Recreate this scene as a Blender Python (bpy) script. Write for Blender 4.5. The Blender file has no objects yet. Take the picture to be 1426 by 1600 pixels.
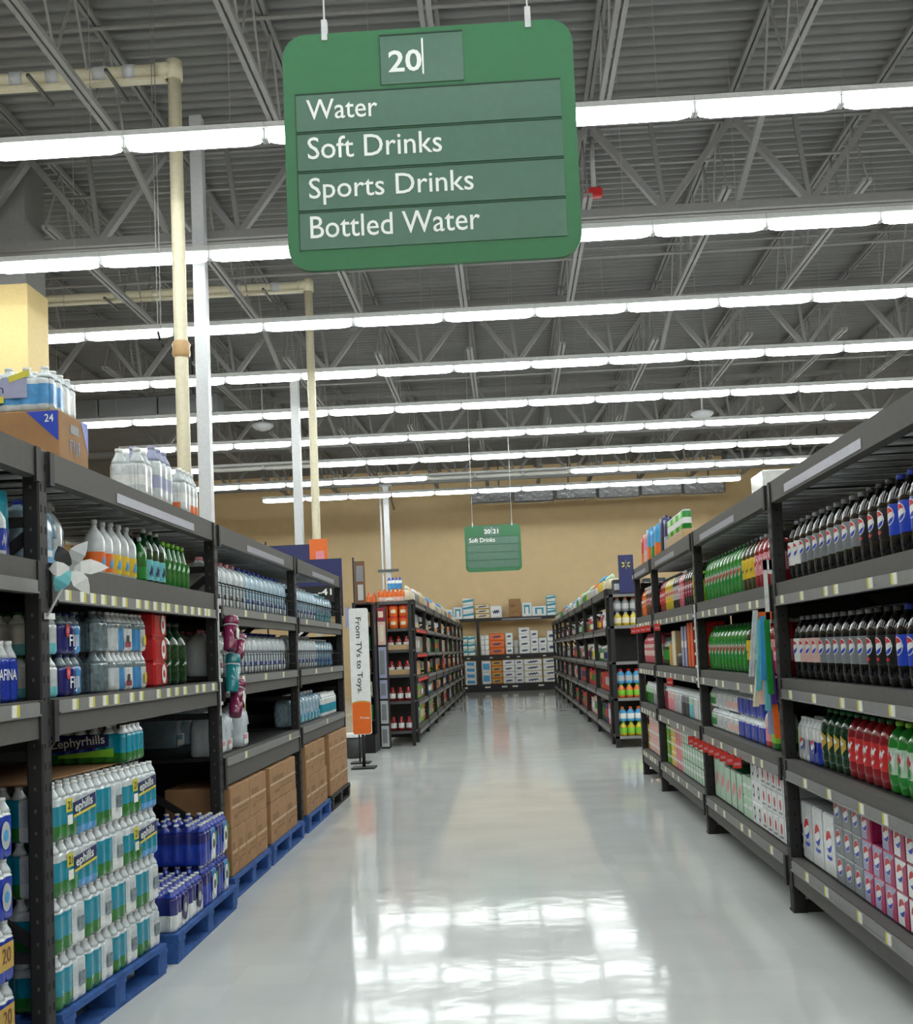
import bpy, bmesh, math, random
from functools import lru_cache
from mathutils import Matrix, Vector
random.seed(20)
sc = bpy.context.scene
COL = sc.collection
PI = math.pi

# ------------------------------------------------------------------ camera
F_PX, CX, CY = 1800.0, 713.0, 900.0            # focal length and principal point for a 1426x1600 frame
YAW, PITCH, ROLL, EYE = -0.04284, 0.06576, -0.04149, 1.35357

def cam_axes():
    cy, sy, cp, sp = math.cos(YAW), math.sin(YAW), math.cos(PITCH), math.sin(PITCH)
    f = Vector((sy * cp, cy * cp, sp)); r = Vector((cy, -sy, 0)); u = r.cross(f)
    c, s = math.cos(ROLL), math.sin(ROLL)
    return c * r + s * u, -s * r + c * u, f
AR, AU, AF = cam_axes()
cd = bpy.data.cameras.new('camera'); cam = bpy.data.objects.new('camera', cd); COL.objects.link(cam)
m = Matrix((AR, AU, -AF)).transposed().to_4x4(); m.translation = (0, 0, EYE); cam.matrix_world = m
cd.sensor_fit = 'HORIZONTAL'; cd.sensor_width = 36; cd.lens = F_PX / 1426 * 36
cd.shift_y = (CY - 800) / 1426; cd.shift_x = 0
cd.clip_start = 0.05; cd.clip_end = 200
sc.camera = cam

def hit(px, py, axis, val):
    """Where the ray through a photo pixel meets the plane axis = val."""
    d = AF + AR * ((px - CX) / F_PX) - AU * ((py - CY) / F_PX)
    o = Vector((0, 0, EYE)); return o + d * ((val - o[axis]) / d[axis])

# ------------------------------------------------------------------ world and exposure
TUBE_POWER = 15.0
w = bpy.data.worlds.new('world'); sc.world = w; w.use_nodes = True
w.node_tree.nodes['Background'].inputs[0].default_value = (0.9, 0.95, 1, 1)
w.node_tree.nodes['Background'].inputs[1].default_value = 0.02
sc.view_settings.view_transform = 'Standard'; sc.view_settings.look = 'None'
sc.view_settings.gamma = 1; sc.view_settings.use_curve_mapping = False
sc.view_settings.exposure = 0.46

# ------------------------------------------------------------------ materials
def lin(c):
    return tuple(((x / 255) / 12.92 if x / 255 <= 0.04045 else ((x / 255 + 0.055) / 1.055) ** 2.4) for x in c)

@lru_cache(None)
def mat(name, rgb=(128, 128, 128), rough=0.5, metal=0.0, coat=0.0, var=0.06, scale=30.0, bump=0.0, emit=0.0):
    mt = bpy.data.materials.new(name); mt.use_nodes = True
    nt = mt.node_tree; b = nt.nodes['Principled BSDF']
    c = lin(rgb)
    tc = nt.nodes.new('ShaderNodeTexCoord'); nz = nt.nodes.new('ShaderNodeTexNoise')
    nz.inputs['Scale'].default_value = scale; nz.inputs['Detail'].default_value = 3
    nt.links.new(tc.outputs['Object'], nz.inputs['Vector'])
    rp = nt.nodes.new('ShaderNodeValToRGB'); e = rp.color_ramp.elements
    e[0].position = 0.3; e[1].position = 0.72
    e[0].color = (*[max(0, x * (1 - var)) for x in c], 1); e[1].color = (*[min(1, x * (1 + var)) for x in c], 1)
    nt.links.new(nz.outputs['Fac'], rp.inputs['Fac']); nt.links.new(rp.outputs['Color'], b.inputs['Base Color'])
    b.inputs['Roughness'].default_value = rough; b.inputs['Metallic'].default_value = metal
    b.inputs['Coat Weight'].default_value = coat; b.inputs['Coat Roughness'].default_value = 0.08
    if bump:
        bp = nt.nodes.new('ShaderNodeBump'); bp.inputs['Strength'].default_value = bump; bp.inputs['Distance'].default_value = 0.01
        nt.links.new(nz.outputs['Fac'], bp.inputs['Height']); nt.links.new(bp.outputs['Normal'], b.inputs['Normal'])
    if emit:
        b.inputs['Emission Color'].default_value = (0.95, 1.0, 0.98, 1); b.inputs['Emission Strength'].default_value = emit
    return mt

def floor_mat():
    mt = bpy.data.materials.new('polished_vinyl_floor'); mt.use_nodes = True
    nt = mt.node_tree; b = nt.nodes['Principled BSDF']
    tc = nt.nodes.new('ShaderNodeTexCoord')
    br = nt.nodes.new('ShaderNodeTexBrick'); br.offset = 0; br.inputs['Scale'].default_value = 1
    br.inputs['Brick Width'].default_value = 0.305; br.inputs['Row Height'].default_value = 0.305
    br.inputs['Mortar Size'].default_value = 0.0012; br.inputs['Mortar Smooth'].default_value = 0.6
    br.inputs['Color1'].default_value = (*lin((216, 219, 217)), 1); br.inputs['Color2'].default_value = (*lin((210, 213, 212)), 1)
    br.inputs['Mortar'].default_value = (*lin((207, 210, 208)), 1)
    nz = nt.nodes.new('ShaderNodeTexNoise'); nz.inputs['Scale'].default_value = 2.2; nz.inputs['Detail'].default_value = 6
    mx = nt.nodes.new('ShaderNodeMixRGB'); mx.blend_type = 'MULTIPLY'; mx.inputs[0].default_value = 0.16
    nt.links.new(tc.outputs['Object'], br.inputs['Vector']); nt.links.new(tc.outputs['Object'], nz.inputs['Vector'])
    nt.links.new(br.outputs['Color'], mx.inputs[1]); nt.links.new(nz.outputs['Fac'], mx.inputs[2])
    nt.links.new(mx.outputs[0], b.inputs['Base Color'])
    rr = nt.nodes.new('ShaderNodeMapRange'); rr.inputs[3].default_value = 0.055; rr.inputs[4].default_value = 0.10
    nt.links.new(nz.outputs['Fac'], rr.inputs[0]); nt.links.new(rr.outputs[0], b.inputs['Roughness'])
    n2 = nt.nodes.new('ShaderNodeTexNoise'); n2.inputs['Scale'].default_value = 7
    bp = nt.nodes.new('ShaderNodeBump'); bp.inputs['Strength'].default_value = 0.035; bp.inputs['Distance'].default_value = 0.02
    nt.links.new(tc.outputs['Object'], n2.inputs['Vector'])
    nt.links.new(n2.outputs['Fac'], bp.inputs['Height']); nt.links.new(bp.outputs['Normal'], b.inputs['Normal'])
    b.inputs['IOR'].default_value = 1.2
    return mt

K = {}
def reg(k, rgb, rough=0.45, **kw): K[k] = mat(k, rgb, rough, **kw)
reg('steel', (74, 74, 73), 0.42); reg('steel_dark', (30, 30, 31), 0.6); reg('steel_beam', (86, 84, 80), 0.7)
reg('rail', (128, 128, 127), 0.5); reg('hole', (8, 8, 8), 0.9); reg('deck', (20, 20, 21), 0.6); reg('bar', (220, 222, 222), 0.4)
reg('tag_white', (236, 236, 226), 0.5); reg('tag_yellow', (214, 206, 70), 0.5); reg('tag_red', (214, 58, 46), 0.45); reg('strip', (142, 142, 158), 0.4)
reg('wall', (250, 222, 174), 0.85, var=0.03, scale=3.0); reg('col_yellow', (226, 200, 140), 0.7, var=0.04)
reg('roof', (130, 130, 129), 0.6, var=0.06, scale=2.0); reg('joist', (146, 145, 143), 0.55); reg('girder', (118, 117, 116), 0.55)
reg('pipe_cream', (222, 214, 186), 0.45); reg('pipe_white', (198, 200, 203), 0.4); reg('fixture', (214, 216, 216), 0.4)
reg('tube', (255, 255, 255), 0.4, emit=TUBE_POWER); reg('tube_off', (226, 226, 222), 0.4)
reg('sign_green', (28, 106, 60), 0.42, var=0.04); reg('sign_strip', (54, 100, 78), 0.28, var=0.05); reg('sign_edge', (18, 66, 42), 0.6); reg('white_print', (236, 242, 238), 0.5, var=0.03)
reg('duct', (170, 172, 174), 0.25, metal=0.9, bump=0.8, scale=9.0); reg('duct_grey', (112, 114, 115), 0.5, metal=0.4)
reg('cardboard', (166, 126, 86), 0.75, var=0.1, scale=12); reg('cardboard_dark', (140, 104, 70), 0.8); reg('print_brown', (92, 66, 44), 0.8); reg('tape', (196, 160, 112), 0.3)
reg('pallet_blue', (46, 92, 162), 0.7, var=0.3, scale=14); reg('pallet_wood', (150, 128, 100), 0.8, var=0.25, scale=14)
reg('cola', (12, 8, 7), 0.12, coat=0.5); reg('pet_clear', (206, 214, 218), 0.12, coat=0.6, var=0.16, scale=25); reg('pet_blue', (160, 192, 214), 0.14, coat=0.6, var=0.3, scale=40)
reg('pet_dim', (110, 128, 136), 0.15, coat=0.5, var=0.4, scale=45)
reg('green_pet', (36, 140, 44), 0.12, coat=0.6); reg('green_dark', (16, 60, 30), 0.1, coat=0.7); reg('green_glass', (24, 112, 40), 0.08, coat=0.8); reg('amber', (70, 66, 22), 0.12, coat=0.5)
reg('red_liq', (150, 26, 34), 0.14, coat=0.5); reg('pink_liq', (206, 96, 112), 0.16, coat=0.4); reg('orange_liq', (226, 108, 44), 0.16, coat=0.4); reg('yellow_liq', (206, 184, 40), 0.16, coat=0.4); reg('brown_liq', (90, 42, 26), 0.16, coat=0.4); reg('lime_liq', (150, 190, 44), 0.16, coat=0.4)
for k, c in dict(white=(236, 238, 238), grey=(128, 132, 136), silver=(184, 188, 190), black=(16, 16, 18), navy=(28, 36, 96), blue=(28, 66, 190), royal=(34, 60, 170), sky=(70, 160, 214), teal=(10, 150, 176), aqua=(110, 196, 206),
                 green=(30, 140, 52), dgreen=(16, 84, 40), lime=(132, 202, 56), yellow=(232, 196, 50), gold=(200, 162, 70), orange=(232, 110, 36), red=(206, 40, 42), crimson=(150, 30, 60), magenta=(176, 40, 96), pink=(226, 140, 150), blush=(224, 186, 176), purple=(84, 48, 130), brown=(112, 74, 46), tan=(196, 164, 120), cream=(228, 218, 190), mint=(186, 216, 190), lav=(160, 164, 196), char=(52, 54, 58)).items():
    reg(k, c, 0.4)
reg('film', (206, 214, 218), 0.2, coat=0.5, var=0.16, scale=40, bump=0.2); reg('film_white', (232, 236, 236), 0.22, coat=0.5, var=0.1, scale=40, bump=0.2)
reg('film_teal', (12, 140, 166), 0.22, coat=0.5, var=0.12, bump=0.15); reg('film_green', (34, 120, 40), 0.22, coat=0.5, var=0.2, bump=0.15); reg('film_blue', (30, 62, 178), 0.22, coat=0.5, var=0.2, bump=0.2); reg('film_navy', (34, 38, 118), 0.22, coat=0.5, bump=0.15); reg('film_sky', (74, 150, 212), 0.22, coat=0.5, var=0.2, bump=0.15); reg('film_red', (206, 42, 46), 0.22, coat=0.5, bump=0.15)
reg('jug', (206, 216, 222), 0.3, var=0.08); reg('jug_blue', (176, 206, 226), 0.28, var=0.1); reg('tumbler_plum', (120, 26, 70), 0.2, coat=0.6); reg('tumbler_teal', (16, 124, 134), 0.2, coat=0.6)

# ------------------------------------------------------------------ mesh building
class MB:
    def __init__(s): s.v = []; s.f = []; s.m = []; s.s = []; s.mats = []
    def mi(s, k):
        if k not in s.mats: s.mats.append(k)
        return s.mats.index(k)
    def face(s, idx, k, smooth=False): s.f.append(tuple(idx)); s.m.append(s.mi(k)); s.s.append(smooth)
    def poly(s, pts, k, smooth=False):
        n = len(s.v); s.v += [tuple(p) for p in pts]; s.face(range(n, n + len(pts)), k, smooth); return s
    def box(s, x0, x1, y0, y1, z0, z1, k, kf=None, kt=None):
        n = len(s.v); s.v += [(x0, y0, z0), (x1, y0, z0), (x1, y1, z0), (x0, y1, z0), (x0, y0, z1), (x1, y0, z1), (x1, y1, z1), (x0, y1, z1)]
        for q, kk in (((0, 3, 2, 1), k), ((4, 5, 6, 7), kt or k), ((0, 1, 5, 4), kf or k), ((1, 2, 6, 5), k), ((2, 3, 7, 6), k), ((3, 0, 4, 7), k)):
            s.face([n + i for i in q], kk)
        return s
    def rbox(s, x0, x1, y0, y1, z0, z1, k, c=0.006, kf=None, kt=None, smooth=False, seg=1):
        bm = bmesh.new(); bmesh.ops.create_cube(bm, size=1)
        for v in bm.verts: v.co = (x0 + (v.co.x + .5) * (x1 - x0), y0 + (v.co.y + .5) * (y1 - y0), z0 + (v.co.z + .5) * (z1 - z0))
        bmesh.ops.bevel(bm, geom=bm.edges[:] + bm.verts[:], offset=c, segments=seg, affect='EDGES', profile=0.5)
        bm.verts.ensure_lookup_table(); bm.normal_update(); n = len(s.v)
        s.v += [tuple(v.co) for v in bm.verts]
        for f in bm.faces:
            kk = k
            if f.normal.y < -.9 and kf: kk = kf
            if f.normal.z > .9 and kt: kk = kt
            s.face([n + v.index for v in f.verts], kk, smooth)
        bm.free(); return s
    def lathe(s, prof, k, seg=14, cx=0, cy=0, cap0=True, cap1=True, sq=0.0, smooth=True, sx=1, sy=1):
        """prof: (r, z) or (r, z, material of the band above)."""
        n0 = len(s.v); cur = k
        for p in prof:
            for i in range(seg):
                a = 2 * PI * (i + .5) / seg; ca, sa = math.cos(a), math.sin(a); q = 1.0
                if sq: q = 1 / max(abs(ca) ** (2 / (1 - sq)) + abs(sa) ** (2 / (1 - sq)), 1e-6) ** ((1 - sq) / 2)
                s.v.append((cx + p[0] * q * ca * sx, cy + p[0] * q * sa * sy, p[1]))
        for j in range(len(prof) - 1):
            kk = prof[j][2] if len(prof[j]) > 2 else k
            for i in range(seg):
                a, b = n0 + j * seg + i, n0 + j * seg + (i + 1) % seg
                s.face((a, b, b + seg, a + seg), kk, smooth)
        if cap0: s.face([n0 + i for i in reversed(range(seg))], prof[0][2] if len(prof[0]) > 2 else k)
        if cap1: s.face([n0 + (len(prof) - 1) * seg + i for i in range(seg)], k)
        return s
    def tube(s, a, b, r, k, seg=6, r2=None):
        a, b = Vector(a), Vector(b); d = (b - a).normalized(); u = d.orthogonal().normalized(); w_ = d.cross(u); n = len(s.v); r2 = r if r2 is None else r2
        for p, rr in ((a, r), (b, r2)):
            for i in range(seg):
                t = 2 * PI * i / seg; s.v.append(tuple(p + (u * math.cos(t) + w_ * math.sin(t)) * rr))
        for i in range(seg): s.face((n + i, n + (i + 1) % seg, n + seg + (i + 1) % seg, n + seg + i), k, seg > 5)
        s.face([n + i for i in reversed(range(seg))], k); s.face([n + seg + i for i in range(seg)], k); return s
    def bar(s, a, b, w_, h, k):
        a, b = Vector(a), Vector(b); d = (b - a).normalized(); u = d.cross(Vector((0, 0, 1)))
        u = Vector((1, 0, 0)) if u.length < 1e-4 else u.normalized()
        t = u.cross(d); n = len(s.v)
        for p in (a, b):
            for x, y in ((-1, -1), (1, -1), (1, 1), (-1, 1)): s.v.append(tuple(p + u * x * w_ / 2 + t * y * h / 2))
        for q in ((0, 1, 2, 3), (7, 6, 5, 4), (0, 4, 5, 1), (1, 5, 6, 2), (2, 6, 7, 3), (3, 7, 4, 0)): s.face([n + i for i in q], k)
        return s
    def strips(s, k, u0, u1, lo, hi, n=8, rc=None, off=0.0, yc=0.0, zc=0.0):
        """A patch of columns between lo(u) and hi(u); wrapped on a cylinder of radius rc (axis at y = yc) or flat at y = -off."""
        b = len(s.v)
        for i in range(n + 1):
            u = u0 + (u1 - u0) * i / n
            for v in (lo(u), hi(u)):
                if rc: a = u / rc; s.v.append(((rc + off) * math.sin(a), yc - (rc + off) * math.cos(a), zc + v))
                else: s.v.append((u, yc - off, zc + v))
        for i in range(n): s.face((b + 2 * i, b + 2 * i + 2, b + 2 * i + 3, b + 2 * i + 1), k)
        return s
    def build(s, name):
        me = bpy.data.meshes.new(name); me.from_pydata(s.v, [], s.f)
        for k in s.mats: me.materials.append(K[k])
        me.polygons.foreach_set('material_index', s.m); me.polygons.foreach_set('use_smooth', s.s); me.update()
        return me

def obj(name, me, parent=None, loc=(0, 0, 0), rot=(0, 0, 0), label=None, cat=None, group=None, kind=None):
    o = bpy.data.objects.new(name, me); COL.objects.link(o)
    if parent: o.parent = parent
    o.location = loc; o.rotation_euler = rot
    if label: o['label'] = label
    if cat: o['category'] = cat
    if group: o['group'] = group
    if kind: o['kind'] = kind
    return o

def thing(name, label, cat, loc=(0, 0, 0), rz=0, group=None):
    return obj(name, None, None, loc, (0, 0, rz), label, cat, group)

@lru_cache(None)
def mcache(key): return None
_MC = {}
def cached(key, fn):
    if key not in _MC: _MC[key] = fn()
    return _MC[key]
def boxmesh(x, y, z, k, c=0.0):
    """box centred in x and y, standing on z = 0"""
    return cached(('box', x, y, z, k, c), lambda: (MB().rbox(-x / 2, x / 2, -y / 2, y / 2, 0, z, k, c) if c else MB().box(-x / 2, x / 2, -y / 2, y / 2, 0, z, k)).build('box_' + k))

def text(s, w=None, h=None, k='white_print', bold=0.0, align='LEFT'):
    """flat lettering in the x-z plane facing -y, origin at its lower left (or centre)"""
    def mk():
        cu = bpy.data.curves.new('t', 'FONT'); cu.body = s; cu.size = 1; cu.offset = bold; cu.resolution_u = 3
        o = bpy.data.objects.new('t', cu); COL.objects.link(o)
        dg = bpy.context.evaluated_depsgraph_get(); me = bpy.data.meshes.new_from_object(o.evaluated_get(dg))
        bpy.data.objects.remove(o)
        co = [v.co.copy() for v in me.vertices]
        x0, x1 = min(c.x for c in co), max(c.x for c in co); y0, y1 = min(c.y for c in co), max(c.y for c in co)
        sy = (h / (y1 - y0)) if h else None; sx = (w / (x1 - x0)) if w else sy; sy = sy or sx
        ox = x0 if align == 'LEFT' else (x0 + x1) / 2
        for v, c in zip(me.vertices, co): v.co = ((c.x - ox) * sx, 0, (c.y - (0 if align == 'LEFT' else (y0 + y1) / 2)) * sy)
        me.materials.clear(); me.materials.append(K[k]); me.name = 'lettering'
        return me
    return cached(('txt', s, w, h, k, bold, align), mk)

# a prototype: (name, root mesh, [(part name, mesh, loc, rot, [sub-parts])])
def spawn(P, loc, rz, label, cat, group=None, tilt=None):
    loc = (loc[0], loc[1], loc[2] + .0015); o = obj(P[0], P[1], None, loc, (tilt[0] if tilt else 0, tilt[1] if tilt else 0, rz), label, cat, group)
    def kids(par, L):
        for k in L:
            c = obj(k[0], k[1], par, k[2] if len(k) > 2 else (0, 0, 0), k[3] if len(k) > 3 else (0, 0, 0))
            if len(k) > 4: kids(c, k[4])
    kids(o, P[2]); return o
# ------------------------------------------------------------------ the building
ROOF, GB, GT, JB, JT = 7.62, 6.2, 7.36, 6.65, 7.52
GIRD = [6.3, 12.9, 19.5, 26.1, 32.7, 39.2]
K['floor'] = floor_mat()
obj('floor', MB().box(-15, 17, -12, 39.5, -0.1, 0, 'floor').build('floor'), kind='structure', label='polished pale grey vinyl tile floor', cat='floor')
mb = MB(); n, y, p = 0, -12.0, 0.19
while y < 39.5:                                   # trapezoid ribs that run across the store
    prof = ((0, 0), (0.045, 0), (0.075, 0.05), (0.16, 0.05), (p, 0))
    for (a, za), (b, zb) in zip(prof, prof[1:]): mb.poly([(-15, y + a, ROOF + za), (-15, y + b, ROOF + zb), (17, y + b, ROOF + zb), (17, y + a, ROOF + za)], 'roof')
    y += p
obj('ceiling', mb.build('ceiling'), kind='structure', label='ribbed grey steel roof deck', cat='ceiling')
for nm, b, wl in (('wall_back', (-15, 17, 39.2, 39.4), 'behind the paper goods'), ('wall_left', (-15.2, -15, -12, 39.4), 'far to the left'), ('wall_right', (17, 17.2, -12, 39.4), 'far to the right'), ('wall_front', (-15, 17, -12.2, -12), 'behind the viewer')):
    obj(nm, MB().box(*b, 0, ROOF + .3, 'wall').build(nm), kind='structure', label='plain warm tan painted wall ' + wl, cat='wall')

def girder(gy, i):
    t = thing('roof_girder', ('deep steel roof girder of open V webs over the nearest visible light rows', 'deep steel roof girder over the fourth light row', 'deep steel roof girder beyond the hanging far sign', 'deep steel roof girder nearest the tan back wall')[i], 'girder', (0, gy, GB))
    ch = cached('gchord', lambda: MB().box(-14, 16, -.09, -.02, 0, .09, 'girder').box(-14, 16, .02, .09, 0, .09, 'girder').build('girder_chord'))
    obj('bottom_chord', ch, t); obj('top_chord', ch, t, (0, 0, GT - GB - .09))
    dg = cached('gdiagR', lambda: MB().bar((0, 0, .05), (.815, 0, GT - GB - .05), .1, .07, 'girder').build('diag'))
    dl = cached('gdiagL', lambda: MB().bar((0, 0, .05), (-.815, 0, GT - GB - .05), .1, .07, 'girder').build('diag'))
    dv = cached('gvert', lambda: MB().bar((0, 0, .05), (-.12, 0, GT - GB - .05), .05, .05, 'girder').build('vert'))
    for k in range(-6, 6):
        x = 1.99 + 1.63 * k
        obj('web_diagonal', dg, t, (x, 0, 0)); obj('web_diagonal', dl, t, (x, 0, 0)); obj('web_post', dv, t, (x, 0, 0))
for i, gy in enumerate(GIRD[1:5]): girder(gy, i)
ORD = ['first', 'second', 'third', 'fourth', 'fifth', 'sixth', 'seventh', 'eighth', 'ninth', 'tenth', 'eleventh', 'twelfth', 'thirteenth', 'fourteenth', 'fifteenth', 'sixteenth', 'seventeenth', 'eighteenth', 'nineteenth', 'twentieth', 'twenty-first', 'twenty-second', 'twenty-third', 'twenty-fourth']
for gi in range(5):
    y0, y1 = GIRD[gi] + .12, GIRD[gi + 1] - .12; L = y1 - y0; b0, b1 = .35, L - 1.35
    top = cached(('jt', round(L, 2)), lambda: MB().box(-.05, -.01, 0, L, 0, .05, 'roof').box(.01, .05, 0, L, 0, .05, 'roof').build('joist_chord'))
    ang = cached(('jb', round(L, 2)), lambda: MB().box(-.022, .022, b0, b1, 0, .05, 'joist').build('joist_angle'))
    npan = 5; st = (b1 - b0) / npan
    wa = cached(('jw', round(L, 2)), lambda: MB().bar((0, 0, .03), (0, st / 2, JT - JB + .02), .02, .02, 'joist').build('web'))
    wb = cached(('jv', round(L, 2)), lambda: MB().bar((0, 0, .03), (0, -st / 2, JT - JB + .02), .02, .02, 'joist').build('web'))
    ex = cached(('je', round(L, 2)), lambda: MB().bar((0, 0, .03), (0, L - b1 + .03, GB - JB + .12), .06, .06, 'joist').build('brace'))
    for k in range(-6, 6):
        x = 1.17 + 1.63 * k
        if gi >= 3 and not -7 < x < 8: continue
        t = thing('roof_joist', f'open web steel roof joist, {ORD[k + 6]} from the left in the {ORD[gi]} roof bay', 'joist', (x, y0, JB), 0, 'open web roof joists')
        obj('top_chord', top, t, (0, 0, JT - JB))
        for s in (-.034, .034): obj('bottom_chord', ang, t, (s, 0, 0))
        for j in range(npan + 1):
            if j < npan: obj('web_bar', wa, t, (0, b0 + st * j, 0))
            if j > 0: obj('web_bar', wb, t, (0, b0 + st * j, 0))
        if k in (-3, 1, 5): obj('chord_brace', ex, t, (0, b1, 0))
for i, (y, z) in enumerate(((9.4, 7.5), (10.6, 7.5), (14.4, 7.45), (15.7, 6.72), (17.4, 7.45), (22.3, 6.72), (24.4, 7.45), (29.0, 6.72))):
    obj('bridging_rod', cached('bridge', lambda: MB().tube((-13, 0, 0), (15, 0, 0), .02, 'joist', 6).build('bridging_rod')), None, (0, y, z), label=f'thin steel bridging rod across the roof joists, {ORD[i]} from the viewer', cat='rod', group='bridging rods under the roof deck')

# strip lights in rows across the store
def light_proto(on):
    def lamp():
        mb = MB(); prof = [(-.572, .01), (-.545, .03), (-.46, .044), (.46, .044), (.545, .03), (.572, .01)]; seg = 8; kk = 'tube' if on else 'tube_off'
        for x, r in prof:
            for i in range(seg): a = 2 * PI * i / seg; mb.v.append((x, 1.5 * r * math.cos(a), r * math.sin(a)))
        for j in range(len(prof) - 1):
            for i in range(seg): a, b = j * seg + i, j * seg + (i + 1) % seg; mb.face((a, b, b + seg, a + seg), kk, True)
        mb.face(range(seg), kk); mb.face(range(5 * seg, 6 * seg), kk); return mb.build('lamp_tube')
    house = cached('house', lambda: MB().box(-.593, .593, -.06, .06, .075, .125, 'fixture').poly([(-.593, -.06, .075), (-.593, -.13, .045), (.593, -.13, .045), (.593, -.06, .075)], 'fixture').poly([(-.593, .06, .075), (.593, .06, .075), (.593, .13, .045), (-.593, .13, .045)], 'fixture').box(-.593, .593, -.06, .06, .06, .0755, 'fixture').build('housing'))
    sock = cached('sock', lambda: MB().box(-.012, .012, -.05, .05, -.02, .07, 'fixture').build('socket'))
    wire = cached('wire', lambda: MB().tube((0, 0, .12), (0, 0, ROOF - 5.708), .0028, 'joist', 5).build('hanger'))
    return ('strip_light', house, [('lamp_tube', cached(('lamp', on), lamp)), ('socket', sock, (-.58, 0, 0)), ('socket', sock, (.58, 0, 0)), ('hanger_wire', wire, (.3, 0, 0))])
LEFT = ORD
Y0L, SL = 9.33, 2.752
for k in range(-5, 9):
    for j in range(15):
        x = -3.04 - 4 * 1.19 + 1.19 * (j + .5)
        if k == 8 and not -6.5 < x < 6.8: continue
        off = k == 7 and -2.2 < x < 2.0 or k == 6 and -6.2 < x < -4.0
        if k >= 0:
            lab = f'{"unlit" if off else "glowing"} strip light, {LEFT[j]} from the left in the {ORD[k]} ceiling row'
        else: lab = f'glowing strip light, {LEFT[j]} from the left, {ORD[-k - 1]} row nearer than the frame shows'
        spawn(light_proto(not off), (x, Y0L + SL * k, 5.708), 0, lab, 'light', f'fluorescent lights of ceiling row {k}')

# columns, rain pipes, ducts and small roof fittings
def column(x, y, s, z1, k, lab, plate=True):
    t = thing('column', lab, 'column', (x, y, 0))
    obj('shaft', MB().rbox(-s / 2, s / 2, -s / 2, s / 2, 0.02, z1, k, .006).build('shaft'), t)
    obj('base_plate', MB().box(-s * .8, s * .8, -s * .8, s * .8, 0, .02, 'steel').build('base_plate'), t)
    if plate: obj('cap_plate', MB().box(-s * 1.1, s * 1.1, -s * 1.1, s * 1.1, z1, z1 + .03, k).build('cap_plate'), t)
    return t
t = column(-3.30, 12.66, .14, ROOF - .05, 'pipe_white', 'white steel column beside the nearer cream rain pipe', False)
obj('collar_plate', MB().box(-.2, .2, -.14, .09, 5.9, 5.93, 'steel').build('collar'), t)
column(-3.46, 19.3, .14, GB - .03, 'pipe_white', 'white steel column beside the farther cream rain pipe')
t = column(-3.33, 32.7, .16, GB - .03, 'pipe_white', 'slim white steel column in front of the tan back wall')
obj('conduit', MB().tube((-.16, -.06, 0.1), (-.16, -.06, 6.1), .03, 'pipe_white', 8).build('conduit'), t)
obj('bracket', MB().box(-.3, .3, -.12, -.1, 3.7, 3.78, 'steel').build('bracket'), t)
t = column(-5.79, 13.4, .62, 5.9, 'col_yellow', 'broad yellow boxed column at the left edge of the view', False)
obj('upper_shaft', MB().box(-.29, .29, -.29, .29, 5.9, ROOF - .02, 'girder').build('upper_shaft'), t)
column(-8.9, 32.7, .6, GB - .03, 'col_yellow', 'broad yellow boxed column far away behind the pipes', False)
def rain_pipe(x, y, zt, xl, lab, cl):
    t = thing('rain_pipe', lab, 'pipe', (x, y, 0))
    obj('down_pipe', MB().tube((0, 0, 0), (0, 0, zt), .062, 'pipe_cream', 14).build('down_pipe'), t)
    obj('elbow', MB().tube((.0, 0, zt - .1), (0, 0, zt + .085), .08, 'pipe_cream', 12).tube((-.02, 0, zt), (-.16, 0, zt), .08, 'pipe_cream', 12).build('elbow'), t)
    obj('top_pipe', MB().tube((-.1, 0, zt), (xl, 0, zt), .066, 'pipe_cream', 14).build('top_pipe'), t)
    obj('tray_angle', MB().box(xl, -.05, -.05, .05, -.1, -.075, 'pipe_cream').build('tray_angle'), t, (0, 0, zt))
    cp = MB().tube((-.06, 0, 0), (.06, 0, 0), .078, 'pipe_white', 12).build('coupling')
    hg = MB().bar((0, -.3, -.115), (0, .3, -.115), .03, .03, 'steel').build('hanger')
    for c in cl:
        obj('coupling', cp, t, (c, 0, zt))
        if cl.index(c) % 2 == 0: obj('hanger', hg, t, (c - .13, 0, zt))
    return t
t = rain_pipe(-2.91, 10.4, 6.93, -6.0, 'cream rain pipe dropping nearest the viewer, with taped joint', (-.42, -.7, -1.15, -1.5, -4.2))
obj('tape_wrap', MB().lathe([(.07, 4.18), (.085, 4.21), (.078, 4.26), (.088, 4.3), (.07, 4.33)], 'tape', 12, cap0=False, cap1=False).build('tape_wrap'), t)
rain_pipe(-2.79, 17.0, 6.98, -6.5, 'cream rain pipe dropping farther back, second from the viewer', (-.5, -1.1, -2.9))
t = thing('hanging_cord', 'pair of thin white cords hanging beside the nearer cream pipe', 'cord', (-3.09, 10.28, 4.3))
for s in (0, .03): obj('cord', MB().tube((s, 0, .1), (s, 0, ROOF - 4.3), .004, 'rail', 5).build('cord'), t)
obj('hook', MB().tube((0, 0, .1), (.02, .0, .02), .014, 'black', 6).tube((.02, 0, .02), (.05, 0, -.05), .01, 'black', 6).build('hook'), t)
t = thing('foil_duct', 'silver foil-wrapped air duct hung before the tan back wall', 'duct', (3.1, 36.5, 6.25))
for i in range(6): obj('duct_section', cached(('ds', i % 2), lambda: MB().rbox(-.66, .66, -.25, .25, -.24 - .03 * (i % 2), .24, 'duct', .05).build('duct_section')), t, (-3.45 + 1.34 * i, 0, 0))
for i in range(4): obj('strap', cached('dstrap', lambda: MB().box(-.02, .02, -.01, .01, .2, ROOF - 6.26, 'steel').build('strap')), t, (-3.2 + 2.2 * i, -.15, 0))
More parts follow.
